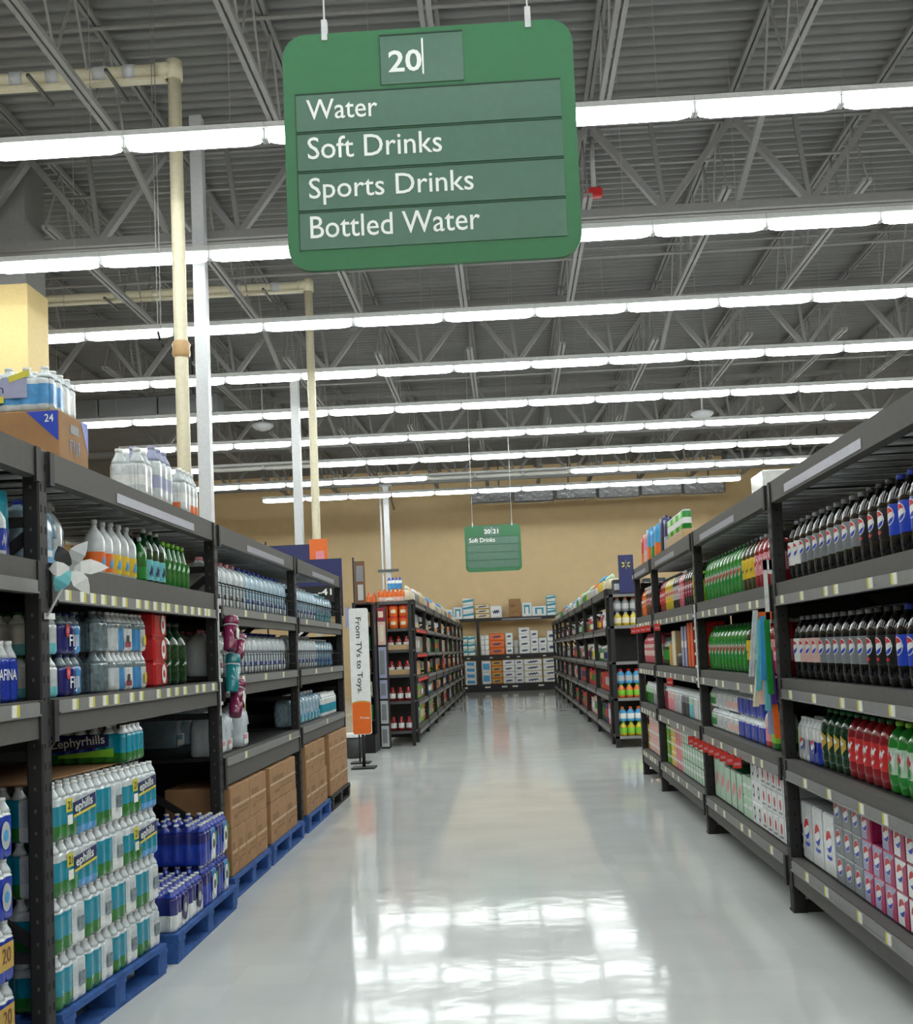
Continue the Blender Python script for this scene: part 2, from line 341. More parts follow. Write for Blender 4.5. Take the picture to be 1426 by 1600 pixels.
t = thing('spiral_duct', 'grey round spiral air duct high at the right', 'duct', (8.4, 33.6, 6.7))
for i in range(5): obj('duct_section', cached('sds', lambda: MB().tube((-.32, 0, 0), (.32, 0, 0), .17, 'duct_grey', 16).tube((-.335, 0, 0), (-.3, 0, 0), .185, 'duct_grey', 16).build('duct_section')), t, (-1.6 + .66 * i, 0, 0))
for s in (-1.2, .8): obj('strap', MB().box(-.02, .02, -.01, .01, .16, ROOF - 6.71, 'steel').build('strap'), t, (s, 0, 0))
t = thing('square_duct', 'dark grey square air duct high behind the cream pipe', 'duct', (-7.2, 22.2, 6.2))
for i in range(3): obj('duct_section', cached('sqd', lambda: MB().rbox(-.58, .58, -.3, .3, 0, .38, 'duct_grey', .02).build('duct_section')), t, (-1.2 + 1.18 * i, 0, 0))
obj('grille', MB().box(-.16, .16, -.02, 0, .02, .3, 'pipe_white').box(-.13, .13, -.025, -.015, .05, .27, 'steel').build('grille'), t, (1.5, -.3, 0))
for s in (-1.5, 1.2): obj('strap', MB().box(-.02, .02, -.01, .01, .37, ROOF - 6.21, 'steel').build('strap'), t, (s, 0, 0))
for (x, y, z, lab) in ((4.42, 25, 6.28, 'white dome fitting hanging from the roof on the right'), (-5.22, 25, 6.5, 'white dome fitting hanging from the roof on the left')):
    t = thing('ceiling_dome', lab, 'dome', (x, y, z))
    obj('dome', MB().lathe([(.05, -.1), (.17, -.06), (.24, 0), (.24, .05), (.1, .09)], 'pipe_white', 14).build('dome'), t)
    obj('stem', MB().tube((0, 0, .08), (0, 0, ROOF - z), .02, 'pipe_white', 6).build('stem'), t)
t = thing('sprinkler_valve', 'small red sprinkler valve on a roof pipe right of the sign', 'valve', (1.3, 14.0, 6.95))
obj('valve_body', MB().rbox(-.1, .1, -.06, .06, -.06, .06, 'red', .02).build('valve_body'), t); obj('riser', MB().tube((0, 0, .05), (0, 0, ROOF - 6.95), .03, 'pipe_white', 8).build('riser'), t)

# hanging aisle signs
def aisle_sign(y, xc, zt, label, rows, nums, s=1.0):
    W, H = 1.225 * s, 1.02 * s
    t = thing('aisle_sign', label, 'sign', (xc, y, zt - H))
    def panel():
        mb = MB(); r = .1 * s; pts = []
        for cx, cz, a0 in ((W / 2 - r, r, -90), (W / 2 - r, H - r, 0), (-W / 2 + r, H - r, 90), (-W / 2 + r, r, 180)):
            for i in range(7): a = math.radians(a0 + 15 * i); pts.append((cx + r * math.cos(a), cz + r * math.sin(a)))
        mb.poly([(x, -.012, z) for x, z in pts], 'sign_green'); mb.poly([(x, .012, z) for x, z in reversed(pts)], 'sign_green')
        for (a, b), (c, d) in zip(pts, pts[1:] + pts[:1]): mb.poly([(a, -.012, b), (a, .012, b), (c, .012, d), (c, -.012, d)], 'sign_green')
        return mb.build('sign_panel')
    obj('panel', panel(), t)
    L = -W / 2
    def insert(nm, x0, x1, z0, z1): 
        return obj(nm, MB().box(x0, x1, -.016, -.0115, z0, z1, 'sign_strip').box(x0, x1, -.0185, -.0115, z1 - .006 * s, z1, 'sign_edge').box(x0 - .004, x0, -.017, -.0115, z0, z1, 'sign_edge').build(nm), t)
    npz = insert('number_plate', L + .417 * s, L + .765 * s, H - .24 * s, H - .023 * s)
    obj('divider', MB().box(-.0035 * s, .0035 * s, -.0195, -.015, -.075 * s, .08 * s, 'white_print').build('divider'), npz, (L + .595 * s, 0, H - .13 * s))
    for tx, dx, wd in nums: obj('lettering', text(tx, wd * s, .095 * s, 'white_print', .018), npz, (L + dx * s, -.018, H - .187 * s))
    for i in range(4):
        zt_ = H - (.258 + .17 * i) * s; st = insert('strip', L + .052 * s, L + 1.165 * s, zt_ - .164 * s, zt_)
        if i < len(rows): obj('lettering', text(rows[i][0], rows[i][1] * s, None if False else rows[i][2] * s, 'white_print', .004), st, (L + .096 * s, -.018, zt_ - .115 * s))
    for dx in (-.43, .43): 
        obj('hang_wire', MB().tube((dx * s, 0, H - .02), (dx * s, 0, ROOF - (zt - H)), .004, 'pipe_white', 5).build('hang_wire'), t)
        obj('hook', MB().box(dx * s - .012, dx * s + .012, -.016, .016, H - .03, H + .06, 'pipe_white').build('hook'), t)
aisle_sign(4.7, -.235, 3.985, 'big green aisle sign numbered 20 hanging nearest the viewer', [('Water', .3, .087), ('Soft Drinks', .565, .095), ('Sports Drinks', .69, .118), ('Bottled Water', .71, .095)], [('20', .45, .14)])
aisle_sign(23.6, -.235, 3.93, 'small distant green aisle sign numbered 20 and 21', [('Soft Drinks', .565, .095)], [('20', .43, .14), ('21', .62, .12)], .94)
# ------------------------------------------------------------------ racks
XR, XL = 1.348, -1.641
RH, LH = -PI / 2, PI / 2                      # headings of goods that face the aisle from the right and the left rack
def rack(label, sg, xf, ys, bays, depth=1.07, top=2.14, fine=True, seed=1, feet=False, endz=None):
    rnd = random.Random(seed)
    t = thing('steel_rack', label, 'rack', (xf, ys[0], 0))
    def X(a, b): return (min(sg * a, sg * b), max(sg * a, sg * b))
    x0, x1 = X(0, .06)
    post = MB().rbox(x0, x1, -.04, .04, 0, top, 'steel_dark', .006).build('post')
    def holes():
        mb = MB(); z = .1
        xa, xb = X(-.0008, .004)
        while z < top - .05:
            for y in (-.019, .019): mb.box(xa, xb, y - .006, y + .006, z - .013, z + .013, 'hole')
            xs = sg * .03; mb.box(xs - .004, xs + .004, -.0408, -.036, z - .006, z + .006, 'steel_beam' if sg < 0 else 'hole'); z += .076
        return mb.build('slots')
    hm = holes()
    xr = X(depth - .06, depth); rear = MB().box(xr[0], xr[1], -.03, .03, 0, top - .02, 'steel_dark').build('rear_post')
    foot = MB().box(x0 - .004, x1 + .004, -.045, .045, 0, .01, 'steel_dark').build('foot')
    for y in ys:
        p = obj('upright', post, t, (0, y - ys[0], 0))
        if fine: h = obj('slots', hm, p); h['kind'] = 'stuff'
        obj('rear_upright', rear, t, (0, y - ys[0], 0)); obj('foot_plate', foot, p)
        for a, b in ((.35, .35), (1.05, 1.05), (1.88, 1.88), (.4, 1.0), (1.83, 1.1)):
            obj('brace', cached(('br', sg, a, b, depth), lambda: MB().bar((sg * .06, 0, a), (sg * (depth - .06), 0, b), .03, .035, 'steel_dark').build('brace')), t, (0, y - ys[0], 0))
        if feet: obj('foot_bar', cached(('ft', sg, depth), lambda: MB().box(*X(.06, depth - .06), -.03, .03, 0.0, .05, 'steel_dark').build('foot_bar')), t, (0, y - ys[0], 0))
    if endz: obj('added_end_sheet', MB().box(*X(.07, depth - .08), .034, .038, .1, endz, 'deck').build('added_end_sheet'), t, (0, ys[-1] - ys[0], 0))  # dark sheet added across the open rack end, standing in for shade
    for i, levels in enumerate(bays):
        y0, y1 = ys[i] + .041, ys[i + 1] - .041; L = y1 - y0; yc = (y0 + y1) / 2 - ys[0]
        bx = X(depth - .062, depth - .075)
        obj('dark_backing', cached(('bp', sg, round(L, 2), depth), lambda: MB().box(bx[0], bx[1], -L / 2 - .04, L / 2 + .04, .15, 2.02, 'deck').build('dark_backing')), t, (0, yc, 0))  # dark sheet added to block light and darken the depth behind the goods
        for lv in levels:
            z0, z1 = lv['z']; h = z1 - z0; bw = X(-.004, .05)
            b = obj('beam', cached(('bm', sg, round(L, 2), round(h, 3)), lambda: MB().box(bw[0], bw[1], -L / 2, L / 2, 0, h, 'steel_beam').box(*X(-.012, .0), -L / 2, -L / 2 + .04, -.02, h - .002, 'steel_dark').box(*X(-.012, .0), L / 2 - .04, L / 2, -.02, h - .002, 'steel_dark').build('beam')), t, (0, yc, z0))
            dx = X(.05, depth - .08)
            obj('shelf_deck', cached(('dk', sg, round(L, 2), depth), lambda: MB().box(dx[0], dx[1], -L / 2, L / 2, -.018, 0, 'deck').build('shelf_deck')), t, (0, yc, z1))
            if lv.get('bars'):
                nb = 12
                for j in range(nb):
                    obj('deck_bar', cached(('db', sg, depth), lambda: MB().tube((sg * .05, 0, 0), (sg * (depth - .08), 0, 0), .012, 'bar', 6).build('deck_bar')), t, (0, y0 - ys[0] + L * (j + .5) / nb, z1 - .034))
            if lv.get('rail'):
                rz = {'low': .0, 'top': h - .05, 'mid': h * .4}[lv['rail']]; kr = lv.get('kr', 'rail')
                r = obj('price_rail', cached(('rl', sg, round(L, 2), kr), lambda: MB().box(*X(-.012, -.004), -L / 2 + .045, L / 2 - .045, 0, .044, kr).box(*X(-.018, -.004), -L / 2 + .045, L / 2 - .045, -.003, .003, kr).build('price_rail')), b, (0, 0, rz))
                nt_ = lv.get('tags', 0)
                tg = cached(('tag', sg), lambda: MB().box(*X(-.0155, -.012), -.03, .006, 0, .042, 'tag_white').box(*X(-.0156, -.012), .006, .028, 0, .042, 'tag_yellow').build('price_tag'))
                for j in range(nt_): obj('price_tag', tg, b, (0, -L / 2 + .1 + (L - .2) * (j + .2 + .6 * rnd.random()) / nt_, rz + .001))
            if lv.get('strip'):
                a, c = lv['strip']; obj('label_strip', cached(('st', sg, a, c), lambda: MB().box(*X(-.007, -.004), a, c, .012, .052, 'strip').build('label_strip')), b)
            if lv.get('fence'):
                def fence():
                    mb = MB(); n = int(L / .09)
                    for q in range(n + 1):
                        y = -L / 2 + .03 + (L - .06) * q / n; mb.tube((sg * .012, y, 0), (sg * .012, y, .13), .003, 'hole', 4).tube((sg * .012, y, .13), (sg * .05, y, .15), .003, 'hole', 4)
                    mb.tube((sg * .012, -L / 2, .12), (sg * .012, L / 2, .12), .003, 'hole', 4).tube((sg * .012, -L / 2, .05), (sg * .012, L / 2, .05), .0025, 'hole', 4)
                    return mb.build('wire_fence')
                f = obj('wire_fence', cached(('fn', sg, round(L, 2)), fence), t, (0, yc, z1)); f['kind'] = 'stuff'
    return t
LY = [4.0266 + 2.4392 * i for i in range(-1, 4)]
RY = [5.888 - 2.44, 5.888, 8.328, 10.768, 12.213]
A = dict(z=(2.035, 2.14), bars=True, strip=(-.35, .85))
lA = dict(A, strip=(-.45, .75))
rack('long dark steel rack of bottled water lining the left of the aisle', -1, XL, LY, [
    [lA, dict(z=(1.62, 1.735), rail='low', tags=4), dict(z=(1.113, 1.245), rail='top', tags=5)],
    [lA, dict(z=(1.60, 1.735), rail='low', tags=17), dict(z=(1.113, 1.245), rail='top', tags=13)],
    [lA, dict(z=(1.569, 1.674), rail='top', tags=3, fence=True), dict(z=(1.146, 1.27), rail='top', tags=3, fence=True), dict(z=(.65, .81), rail='top', tags=2)],
    [lA, dict(z=(1.569, 1.674), rail='top', tags=2, fence=True), dict(z=(1.146, 1.27), rail='top', tags=2, fence=True), dict(z=(.68, .82), rail='top', tags=1)]], seed=4, endz=1.56)
RB = [A, dict(z=(1.52, 1.63), rail='low', tags=7), dict(z=(1.06, 1.155), rail='low', tags=6), dict(z=(.66, .755), rail='low', tags=5), dict(z=(.14, .27), rail='top', tags=5)]
rack('long dark steel rack of soft drinks lining the right of the aisle', 1, XR, RY, [RB, RB, RB, RB], seed=9, feet=True, endz=2.0)

# ------------------------------------------------------------------ goods: prototypes (name, root mesh, parts, (w, d, h))
def globe(mb, R, rc=None, off=.0005, yc=0, zc=0, uc=0):
    cir = lambda u: math.sqrt(max(R * R - (u - uc) ** 2, 0)); n = 10
    w1 = lambda u: max(-cir(u), min(cir(u), R * (.16 + .28 * math.sin(1.6 * (u - uc) / R + .5)))); w2 = lambda u: max(-cir(u), min(cir(u), R * (-.42 + .24 * math.sin(1.9 * (u - uc) / R - .5))))
    c2 = lambda u: math.sqrt(max((R * 1.12) ** 2 - (u - uc) ** 2, 0))
    mb.strips('white', uc - R * 1.12, uc + R * 1.12, lambda u: -c2(u), c2, n, rc, off * .5, yc, zc)
    mb.strips('red', uc - R, uc + R, w1, cir, n, rc, off, yc, zc); mb.strips('white', uc - R, uc + R, w2, w1, n, rc, off, yc, zc); mb.strips('blue', uc - R, uc + R, lambda u: -cir(u), w2, n, rc, off, yc, zc)
    return mb
def zig(mb, k, w, h, rc, off, yc, zc, slope=.35, n=10, per=3):
    f = lambda u: slope * u + h * .28 * math.sin(2 * PI * per * u / w)
    return mb.strips(k, -w / 2, w / 2, lambda u: f(u) - h / 2 * (1 - (2 * u / w) ** 4), lambda u: f(u) + h / 2 * (1 - (2 * u / w) ** 4), n * 2, rc, off, yc, zc)
SODA = {  # body, cap, label, emblem
    'white': ('cola', 'grey', 'white', 'globe'), 'rose': ('cola', 'grey', 'blush', 'globe'), 'grey': ('cola', 'grey', 'grey', 'globe'), 'black': ('cola', 'char', 'black', 'globex'), 'blue': ('cola', 'royal', 'blue', 'globe'),
    'dew': ('green_pet', 'dgreen', 'green', 'zigr'), 'lemon': ('amber', 'dgreen', 'gold', 'ball'), 'cherry': ('red_liq', 'silver', 'pink', 'zigr'), 'citrus': ('amber', 'char', 'yellow', 'ball'),
    'ginger': ('green_dark', 'dgreen', 'green_dark', 'shield'), 'redscript': ('red_liq', 'dgreen', 'red', 'zigw'), 'limegreen': ('green_pet', 'lime', 'mint', 'burst'),
    'redbot': ('red_liq', 'char', 'red', 'zigw'), 'yel': ('yellow_liq', 'char', 'yellow', 'zigr'), 'darkw': ('cola', 'char', 'silver', 'zigr'), 'pinkb': ('pink_liq', 'white', 'pink', 'zigw'), 'dr': ('cola', 'char', 'crimson', 'zigw'), 'yg': ('lime_liq', 'char', 'lime', 'ball'),
    'oran': ('orange_liq', 'white', 'orange', 'zigw'), 'brn': ('brown_liq', 'white', 'brown', 'zigr'), 'stripe': ('pink_liq', 'crimson', 'blush', 'zigr')}
def soda(kind, H=.30, R=.054, logo=True):
    b, c, l, e = SODA[kind]; s = H / .30
    body = cached(('sb', b, H, R), lambda: MB().lathe([(R * .7, 0), (R * .93, .012 * s), (R, .05 * s), (R * .985, .078 * s), (R * .985, .195 * s), (R, .2 * s), (R * .96, .215 * s), (R * .86, .235 * s), (R * .6, .262 * s), (R * .28, .278 * s), (R * .26, .286 * s)], b, 14, cy=R).build('bottle'))
    cap = cached(('sc', c, H, R), lambda: MB().lathe([(R * .31, 0), (R * .33, .003), (R * .33, .017 * s), (R * .28, .02 * s)], c, 10, cy=R).build('cap'))
    lab = cached(('sl', l, H, R), lambda: MB().lathe([(R * .995, .08 * s), (R * 1.003, .082 * s), (R * 1.003, .192 * s), (R * .995, .194 * s)], l, 14, cy=R, cap0=False, cap1=False).build('label'))
    def emb():
        mb = MB(); rc = R * 1.003; z = .14 * s
        if e in ('globe', 'globex'): globe(mb, .031 * s, rc, .0012, R, z + .012 * s)
        if e == 'globex': mb.strips('red', -.02, .02, lambda u: -.008 + abs(u) * .3, lambda u: .008 - abs(u) * .3, 6, rc, .0012, R, z - .038 * s)
        if e == 'zigr': zig(mb, 'white', .07 * s, .05 * s, rc, .001, R, z); zig(mb, 'red', .062 * s, .028 * s, rc, .0016, R, z)
        if e == 'zigw': zig(mb, 'white', .07 * s, .026 * s, rc, .001, R, z + .01); zig(mb, 'white', .04 * s, .014 * s, rc, .001, R, z - .03)
        if e == 'ball': cr = lambda u: math.sqrt(max((.026 * s) ** 2 - u * u, 0)); mb.strips('yellow', -.026 * s, .026 * s, lambda u: -cr(u), cr, 8, rc, .001, R, z + .015); zig(mb, 'dgreen', .05 * s, .014 * s, rc, .0016, R, z - .02)
        if e == 'shield': mb.strips('gold', -.034, .034, lambda u: -.04 + abs(u) * .9, lambda u: .045 - abs(u) * .6, 8, rc, .001, R, z); mb.strips('white', -.02, .02, lambda u: .0 + abs(u) * .4, lambda u: .03 - abs(u) * .8, 6, rc, .0016, R, z)
        if e == 'burst': zig(mb, 'white', .075, .06, rc, .001, R, z, .2, 10, 5); zig(mb, 'red', .04, .03, rc, .0016, R, z + .01, .3, 8, 2); zig(mb, 'green', .03, .05, rc, .0018, R, z - .03, 1.2, 8, 2)
        return mb.build('emblem')
    k = [('cap', cap, (0, 0, .284 * s)), ('label', lab, (0, 0, 0), (0, 0, 0), [('emblem', cached(('se', e, H, R), emb))] if logo else [])]
    return ('soda_bottle', body, k, (2 * R, 2 * R, H))

def pack(key, nx, ny, d, hb, prt, neck='pet_clear', cap='white', rows=2, extra=(), name='bottle_pack', nh=.045, crown=True):
    """shrink-wrapped pack of bottles: scalloped film body and one neck per bottle of the front rows"""
    W, D = nx * d, ny * d
    def body():
        mb = MB(); per = []; r = d / 2; q = 5
        def arc(cx, cy, a0, a1, side, t0, t1):
            for i in range(q): f = i / q; a = math.radians(a0 + (a1 - a0) * f); per.append((cx + r * math.cos(a), cy + r * math.sin(a), side, t0 + (t1 - t0) * f))
        for i in range(nx): arc(-W / 2 + r + i * d, r, 180 + (0 if i == 0 else 48), 360 - (0 if i == nx - 1 else 48), 0, i / nx, (i + 1) / nx)
        for i in range(ny): arc(W / 2 - r, r + i * d, -90 + (45 if i == 0 else 48), 90 - (0 if i == ny - 1 else 48), 1, i / ny, (i + 1) / ny)
        for i in range(nx): arc(W / 2 - r - i * d, D - r, 0 + (45 if i == 0 else 48), 180 - (0 if i == nx - 1 else 48), 2, i / nx, (i + 1) / nx)
        for i in range(ny): arc(-W / 2 + r, D - r - i * d, 90 + (45 if i == 0 else 48), 270 - (45 if i == ny - 1 else 48), 3, i / ny, (i + 1) / ny)
        zs = [0, .012] + [hb * f for f in (.2, .35, .5, .65, .8, .92, 1)]; n = len(per)
        for j, z in enumerate(zs):
            s = .94 if j == 0 else (.96 if j == len(zs) - 1 else 1)
            for x, y, _, _ in per: mb.v.append((x * s, D / 2 + (y - D / 2) * s, z))
        for j in range(len(zs) - 1):
            for i in range(n):
                a, b = j * n + i, j * n + (i + 1) % n; mb.face((a, b, b + n, a + n), prt(per[i][2], per[i][3], (zs[j] + zs[j + 1]) / 2 / hb), True)
        mb.face([i for i in reversed(range(n))], 'film'); mb.face([(len(zs) - 1) * n + i for i in range(n)], prt(4, 0, 1)); return mb.build('film_wrap')
    nk = cached(('nk', d, neck, cap, nh), lambda: MB().lathe([(d * .47, 0), (d * .4, nh * .25), (d * .26, nh * .55), (d * .21, nh * .75)], neck, 10, cap1=False).lathe([(d * .22, nh * .75), (d * .22, nh)], cap, 8).build('bottle_neck'))
    kids = []
    if crown:
        for j in range(min(rows, ny)):
            for i in range(nx): kids.append(('bottle_neck', nk, (-W / 2 + d / 2 + i * d, d / 2 + j * d, hb - .001)))
        if rows < ny:
            for j in range(rows, ny): kids.append(('bottle_neck', nk, (W / 2 - d / 2, d / 2 + j * d, hb - .001))); kids.append(('bottle_neck', nk, (-W / 2 + d / 2, d / 2 + j * d, hb - .001)))
    return (name, cached(('pk', key, nx, ny, d, hb), body), kids + list(extra), (W, D, hb + (nh if crown else 0)))

def panel(w, h, x, z, k, y=-.0025):
    return MB().box(x - w / 2, x + w / 2, y, y + .0012, z - h / 2, z + h / 2, k)
def carton(key, w, d, h, body, front=None, emb=None, top=None, c=.005, name='drink_carton', text_=None):
    root = cached(('ct', w, d, h, body, front, top, c), lambda: MB().rbox(-w / 2, w / 2, 0, d, 0, h, body, c, front, top).build('carton'))
    kids = []
    def mk():
        mb = MB()
        if emb == 'globe': globe(mb, min(w, h) * .27, None, .0015, 0, h * .56, -w * .05)
        if emb == 'globebig': globe(mb, w * .26, None, .0015, 0, h * .55); mb.strips('blue', -w * .2, w * .2, lambda u: -.012 + u * u * 3, lambda u: .004 + u * u * 3, 6, None, .001, 0, h * .3)
        if emb == 'swirl': mb.strips('magenta', w * .1, w * .48, lambda u: -h * .46, lambda u: h * (.2 + .5 * (u / w)), 6, None, .0008, 0, h * .48); globe(mb, w * .25, None, .0016, 0, h * .56, -w * .08)
        if emb == 'dot': cr = lambda u: math.sqrt(max((w * .2) ** 2 - u * u, 0)); mb.strips('black', -w * .2, w * .2, lambda u: -cr(u) * 1.5, lambda u: cr(u) * 1.5, 8, None, .001, 0, h * .52); mb.strips('white', -w * .1, w * .14, lambda u: -cr(u) * .7, lambda u: cr(u) * .7, 6, None, .0018, 0, h * .52)
        if emb == 'reddot': cr = lambda u: math.sqrt(max((w * .17) ** 2 - u * u, 0)); mb.strips('red', -w * .17, w * .17, lambda u: -cr(u) * 1.3, lambda u: cr(u) * 1.3, 8, None, .001, 0, h * .55); mb.strips('grey', -w * .3, w * .3, lambda u: -.006, lambda u: .006, 3, None, .001, 0, h * .2)
        if emb == 'pinkblob': zig(mb, 'pink', w * .7, h * .25, None, .001, 0, h * .5); 
        if emb == 'band': mb.strips('white', -w * .46, w * .46, lambda u: -h * .08, lambda u: h * .08 + .1 * u, 4, None, .001, 0, h * .55)
        if emb == 'script': zig(mb, 'navy', w * .62, h * .26, None, .001, 0, h * .5, .08, 10, 4)
        if emb == 'tealarch': mb.strips('teal', -w * .3, w * .3, lambda u: -h * .3, lambda u: h * .32, 4, None, .001, 0, h * .5); mb.strips('white', -w * .16, w * .16, lambda u: -h * .3, lambda u: h * .16, 4, None, .0018, 0, h * .5)
        if emb == 'tealwave': mb.strips('teal', -w * .48, w * .48, lambda u: -h * .1 + .1 * u, lambda u: h * .22 + .15 * u, 6, None, .001, 0, h * .55)
        if emb == 'bluepatch': mb.strips('sky', -w * .34, w * .34, lambda u: -h * .26 - .05 * u, lambda u: h * .26 - .05 * u, 4, None, .001, 0, h * .5)
        if emb == 'ship':
            for (x, z, ww, hh) in ((-.2, .62, .4, .16), (.12, .3, .5, .05), (.12, .4, .5, .03), (-.25, .25, .18, .1)): mb.strips('cardboard_dark', w * (x - ww / 2), w * (x + ww / 2), lambda u: h * (z - hh / 2), lambda u: h * (z + hh / 2), 1, None, .001, 0, 0)
        return mb.build('print') if mb.f else None
    me = cached(('cte', w, h, emb), mk) if emb else None
    if me: kids.append(('printed_emblem', me))
    return (name, root, kids, (w, d, h))
def brown_box(w, d, h):
    def seam(): return MB().box(-w / 2 + .01, w / 2 - .01, -.0012, .0006, h * .47, h * .53, 'tape').box(-.012, .012, 0.0, d, h - .0004, h + .0012, 'tape').build('tape')
    P = carton('bb', w, d, h, 'cardboard', None, 'ship', None, .004, 'cardboard_box')
    P[2].append(('packing_tape', cached(('tp', w, d, h), seam))); return P
def jug(body='jug', cap='blue', label='white', stripe='blue', w=.15, h=.27):
    s = h / .27; R = w / 2
    b = cached(('jg', body, w, h), lambda: MB().lathe([(R * .85, 0), (R * .98, .008), (R * .985, .06 * s), (R * .95, .075 * s), (R * .985, .09 * s), (R * .98, .17 * s), (R * .93, .205 * s), (R * .7, .23 * s), (R * .34, .243 * s), (R * .26, .252 * s)], body, 16, cy=R, sq=.55).build('jug'))
    cp = cached(('jc', cap, h), lambda: MB().lathe([(.021, .25 * s), (.022, .252 * s), (.022, .268 * s), (.019, .27 * s)], cap, 10, cy=R).build('cap'))
    hd = cached(('jh', body, w, h), lambda: MB().tube((R * .3, R * .35, .235 * s), (R * .75, R * .2, .205 * s), .012, body, 6).tube((R * .75, R * .2, .205 * s), (R * .9, R * .12, .13 * s), .012, body, 6).build('handle'))
    lb = cached(('jl', label, stripe, w, h), lambda: MB().strips(label, -R * .6, R * .6, lambda u: -.032 * s, lambda u: .032 * s, 4, None, .0015, 0, .05 * s).strips(stripe, -R * .6, R * .25, lambda u: -.006 * s, lambda u: .02 * s, 4, None, .0022, 0, .055 * s).build('label'))
    return ('water_jug', b, [('cap', cp), ('handle', hd), ('label', lb)], (w, w, h))
def bottle(name, body, cap, label, H, R, lz=(.2, .55), neck=.28, capH=.02, sh=.62, patch=None):
    b = cached(('bt', body, H, R, neck, sh), lambda: MB().lathe([(R * .75, 0), (R * .97, .01), (R, .03), (R, H * sh), (R * .92, H * (sh + .06)), (R * .62, H * (sh + .16)), (R * neck, H * .86), (R * neck * .92, H - capH)], body, 14, cy=R).build('bottle'))
    c = cached(('bc', cap, H, R, neck, capH), lambda: MB().lathe([(R * neck * 1.05, H - capH), (R * neck * 1.15, H - capH * .8), (R * neck * 1.15, H - .001), (R * neck, H)], cap, 10, cy=R).build('cap'))
    l = cached(('bl', label, H, R, lz), lambda: MB().lathe([(R * 1.003, H * lz[0]), (R * 1.003, H * lz[1])], label, 14, cy=R, cap0=False, cap1=False).build('label'))
    sub = []
    if patch: sub = [('print', cached(('bpz', patch, H, R, lz), lambda: zig(MB(), patch, R * 1.2, H * (lz[1] - lz[0]) * .4, R * 1.003, .001, R, H * (lz[0] + lz[1]) / 2).build('print')))]
    return (name, b, [('cap', c), ('label', l, (0, 0, 0), (0, 0, 0), sub)], (2 * R, 2 * R, H))

def row(side, z, y, seq, back=.06, gap=.004):
    """goods along a rack shelf, listed left to right as the photo shows them; y is where the run begins"""
    d = -1 if side > 0 else 1; xf = XR if side > 0 else XL
    for it in seq:
        P, n, lab, cat, grp = it[:5]; o = it[5] if len(it) > 5 else {}
        wd, hh = P[3][0], P[3][2]; pitch = o.get('pitch', wd + gap)
        for i in range(n):
            yc = y + d * pitch / 2
            for q in range(o.get('depth', 1)):
                Pq = P if q == 0 else o.get('rearP', P)
                for s in range(o.get('stack', [1] * n)[i] if isinstance(o.get('stack'), list) else o.get('stack', 1)):
                    l2 = lab; g2 = grp
                    if q: l2 = lab + (', rear row', ', back row')[q - 1]; g2 = grp + ', rear row'
                    elif callable(lab): l2 = lab(i, s)
                    if n > 1 and not callable(lab): l2 += f', {ORD[i]} from left'
                    jit = random.uniform(-.003, .003) if o.get('jit', 1) else 0
                    spawn(Pq, (xf + side * (back + o.get('back', 0) + q * (P[3][1] + .006)) + jit * 0, yc, z + s * (hh + .0012)), RH if side > 0 else LH, l2, cat, g2)
            y += d * pitch
    return y
# ------------------------------------------------------------------ right rack, nearest bay
def S(k, logo=True, H=.30, R=.054): return soda(k, H, R, logo)
def srow(z, y, seq, where, pitch=.117, side=1, H=.30, R=.054):
    NAMES = dict(white='white-labelled cola bottle', rose='pale pink-labelled cola bottle', grey='grey-labelled cola bottle', black='black-labelled cola bottle', blue='blue-labelled cola bottle', dew='green soda bottle with red script', lemon='dark bottle with golden label', cherry='red soda bottle with pink label',
                 citrus='dark soda bottle with yellow label', ginger='dark green bottle with gold label', redscript='red-labelled bottle with white script', limegreen='green bottle with lime cap', redbot='red soda bottle', yel='yellow soda bottle', darkw='dark soda bottle with silver label', pinkb='pink soda bottle', dr='dark bottle with crimson label', yg='yellow-green soda bottle', oran='orange soda bottle', brn='brown soda bottle', stripe='pink bottle with pale striped label')
    return row(side, z, y, [(S(k, True, H, R), n, f'{NAMES[k]}, {where}', 'bottle', f'{NAMES[k]}s on {where}', dict(pitch=pitch, depth=2, rearP=S(k, False, H, R))) for k, n in seq])
srow(1.63, 5.842, [('white', 2), ('grey', 8), ('black', 3), ('blue', 4), ('dr', 3)], 'upper shelf, nearest right bay')
srow(1.155, 5.842, [('white', 1), ('rose', 3), ('grey', 6), ('black', 3), ('blue', 4), ('dr', 3)], 'middle shelf, nearest right bay')
for i, (y, k, f, nm) in enumerate(((5.45, 'green', 'white', 'green and white'), (5.1, 'navy', 'lav', 'navy and lavender'), (4.72, 'sky', 'blue', 'sky blue'), (4.3, 'royal', 'silver', 'royal blue and silver'))):
    for q in range(2): spawn(carton(0, .32, .36, .165, k, f, 'band'), (XR + .34, y, 1.155 + q * .166), RH, f'{nm} drink case {"on top of" if q else "under"} another behind the middle shelf bottles', 'case', 'drink cases behind the middle shelf bottles')
def six(key, film, band, cap='white', nx=3, top='film_white', name='bottle_pack'):
    return pack(('six', key), nx, 2, .066, .165, lambda s, t, z: band if .2 < z < .72 else (film if z < .72 else top), neck='pet_clear', cap=cap, rows=2, nh=.045, name=name, extra=[('printed_emblem', cached(('sixe', key), lambda: globe(MB(), .03, None, .003, 0, .085).build('print')))] if key in ('silver', 'bluep') else [])
y = row(1, .755, 5.84, [(six('silver', 'film_white', 'silver'), 1, 'silver six-pack of bottles at the nearest right upright, third shelf', 'bottle pack', 'six-packs in the nearest right bay'), (six('bluep', 'film_blue', 'film_blue'), 1, 'blue six-pack of bottles beside the silver one, third shelf', 'bottle pack', 'six-packs in the nearest right bay')])
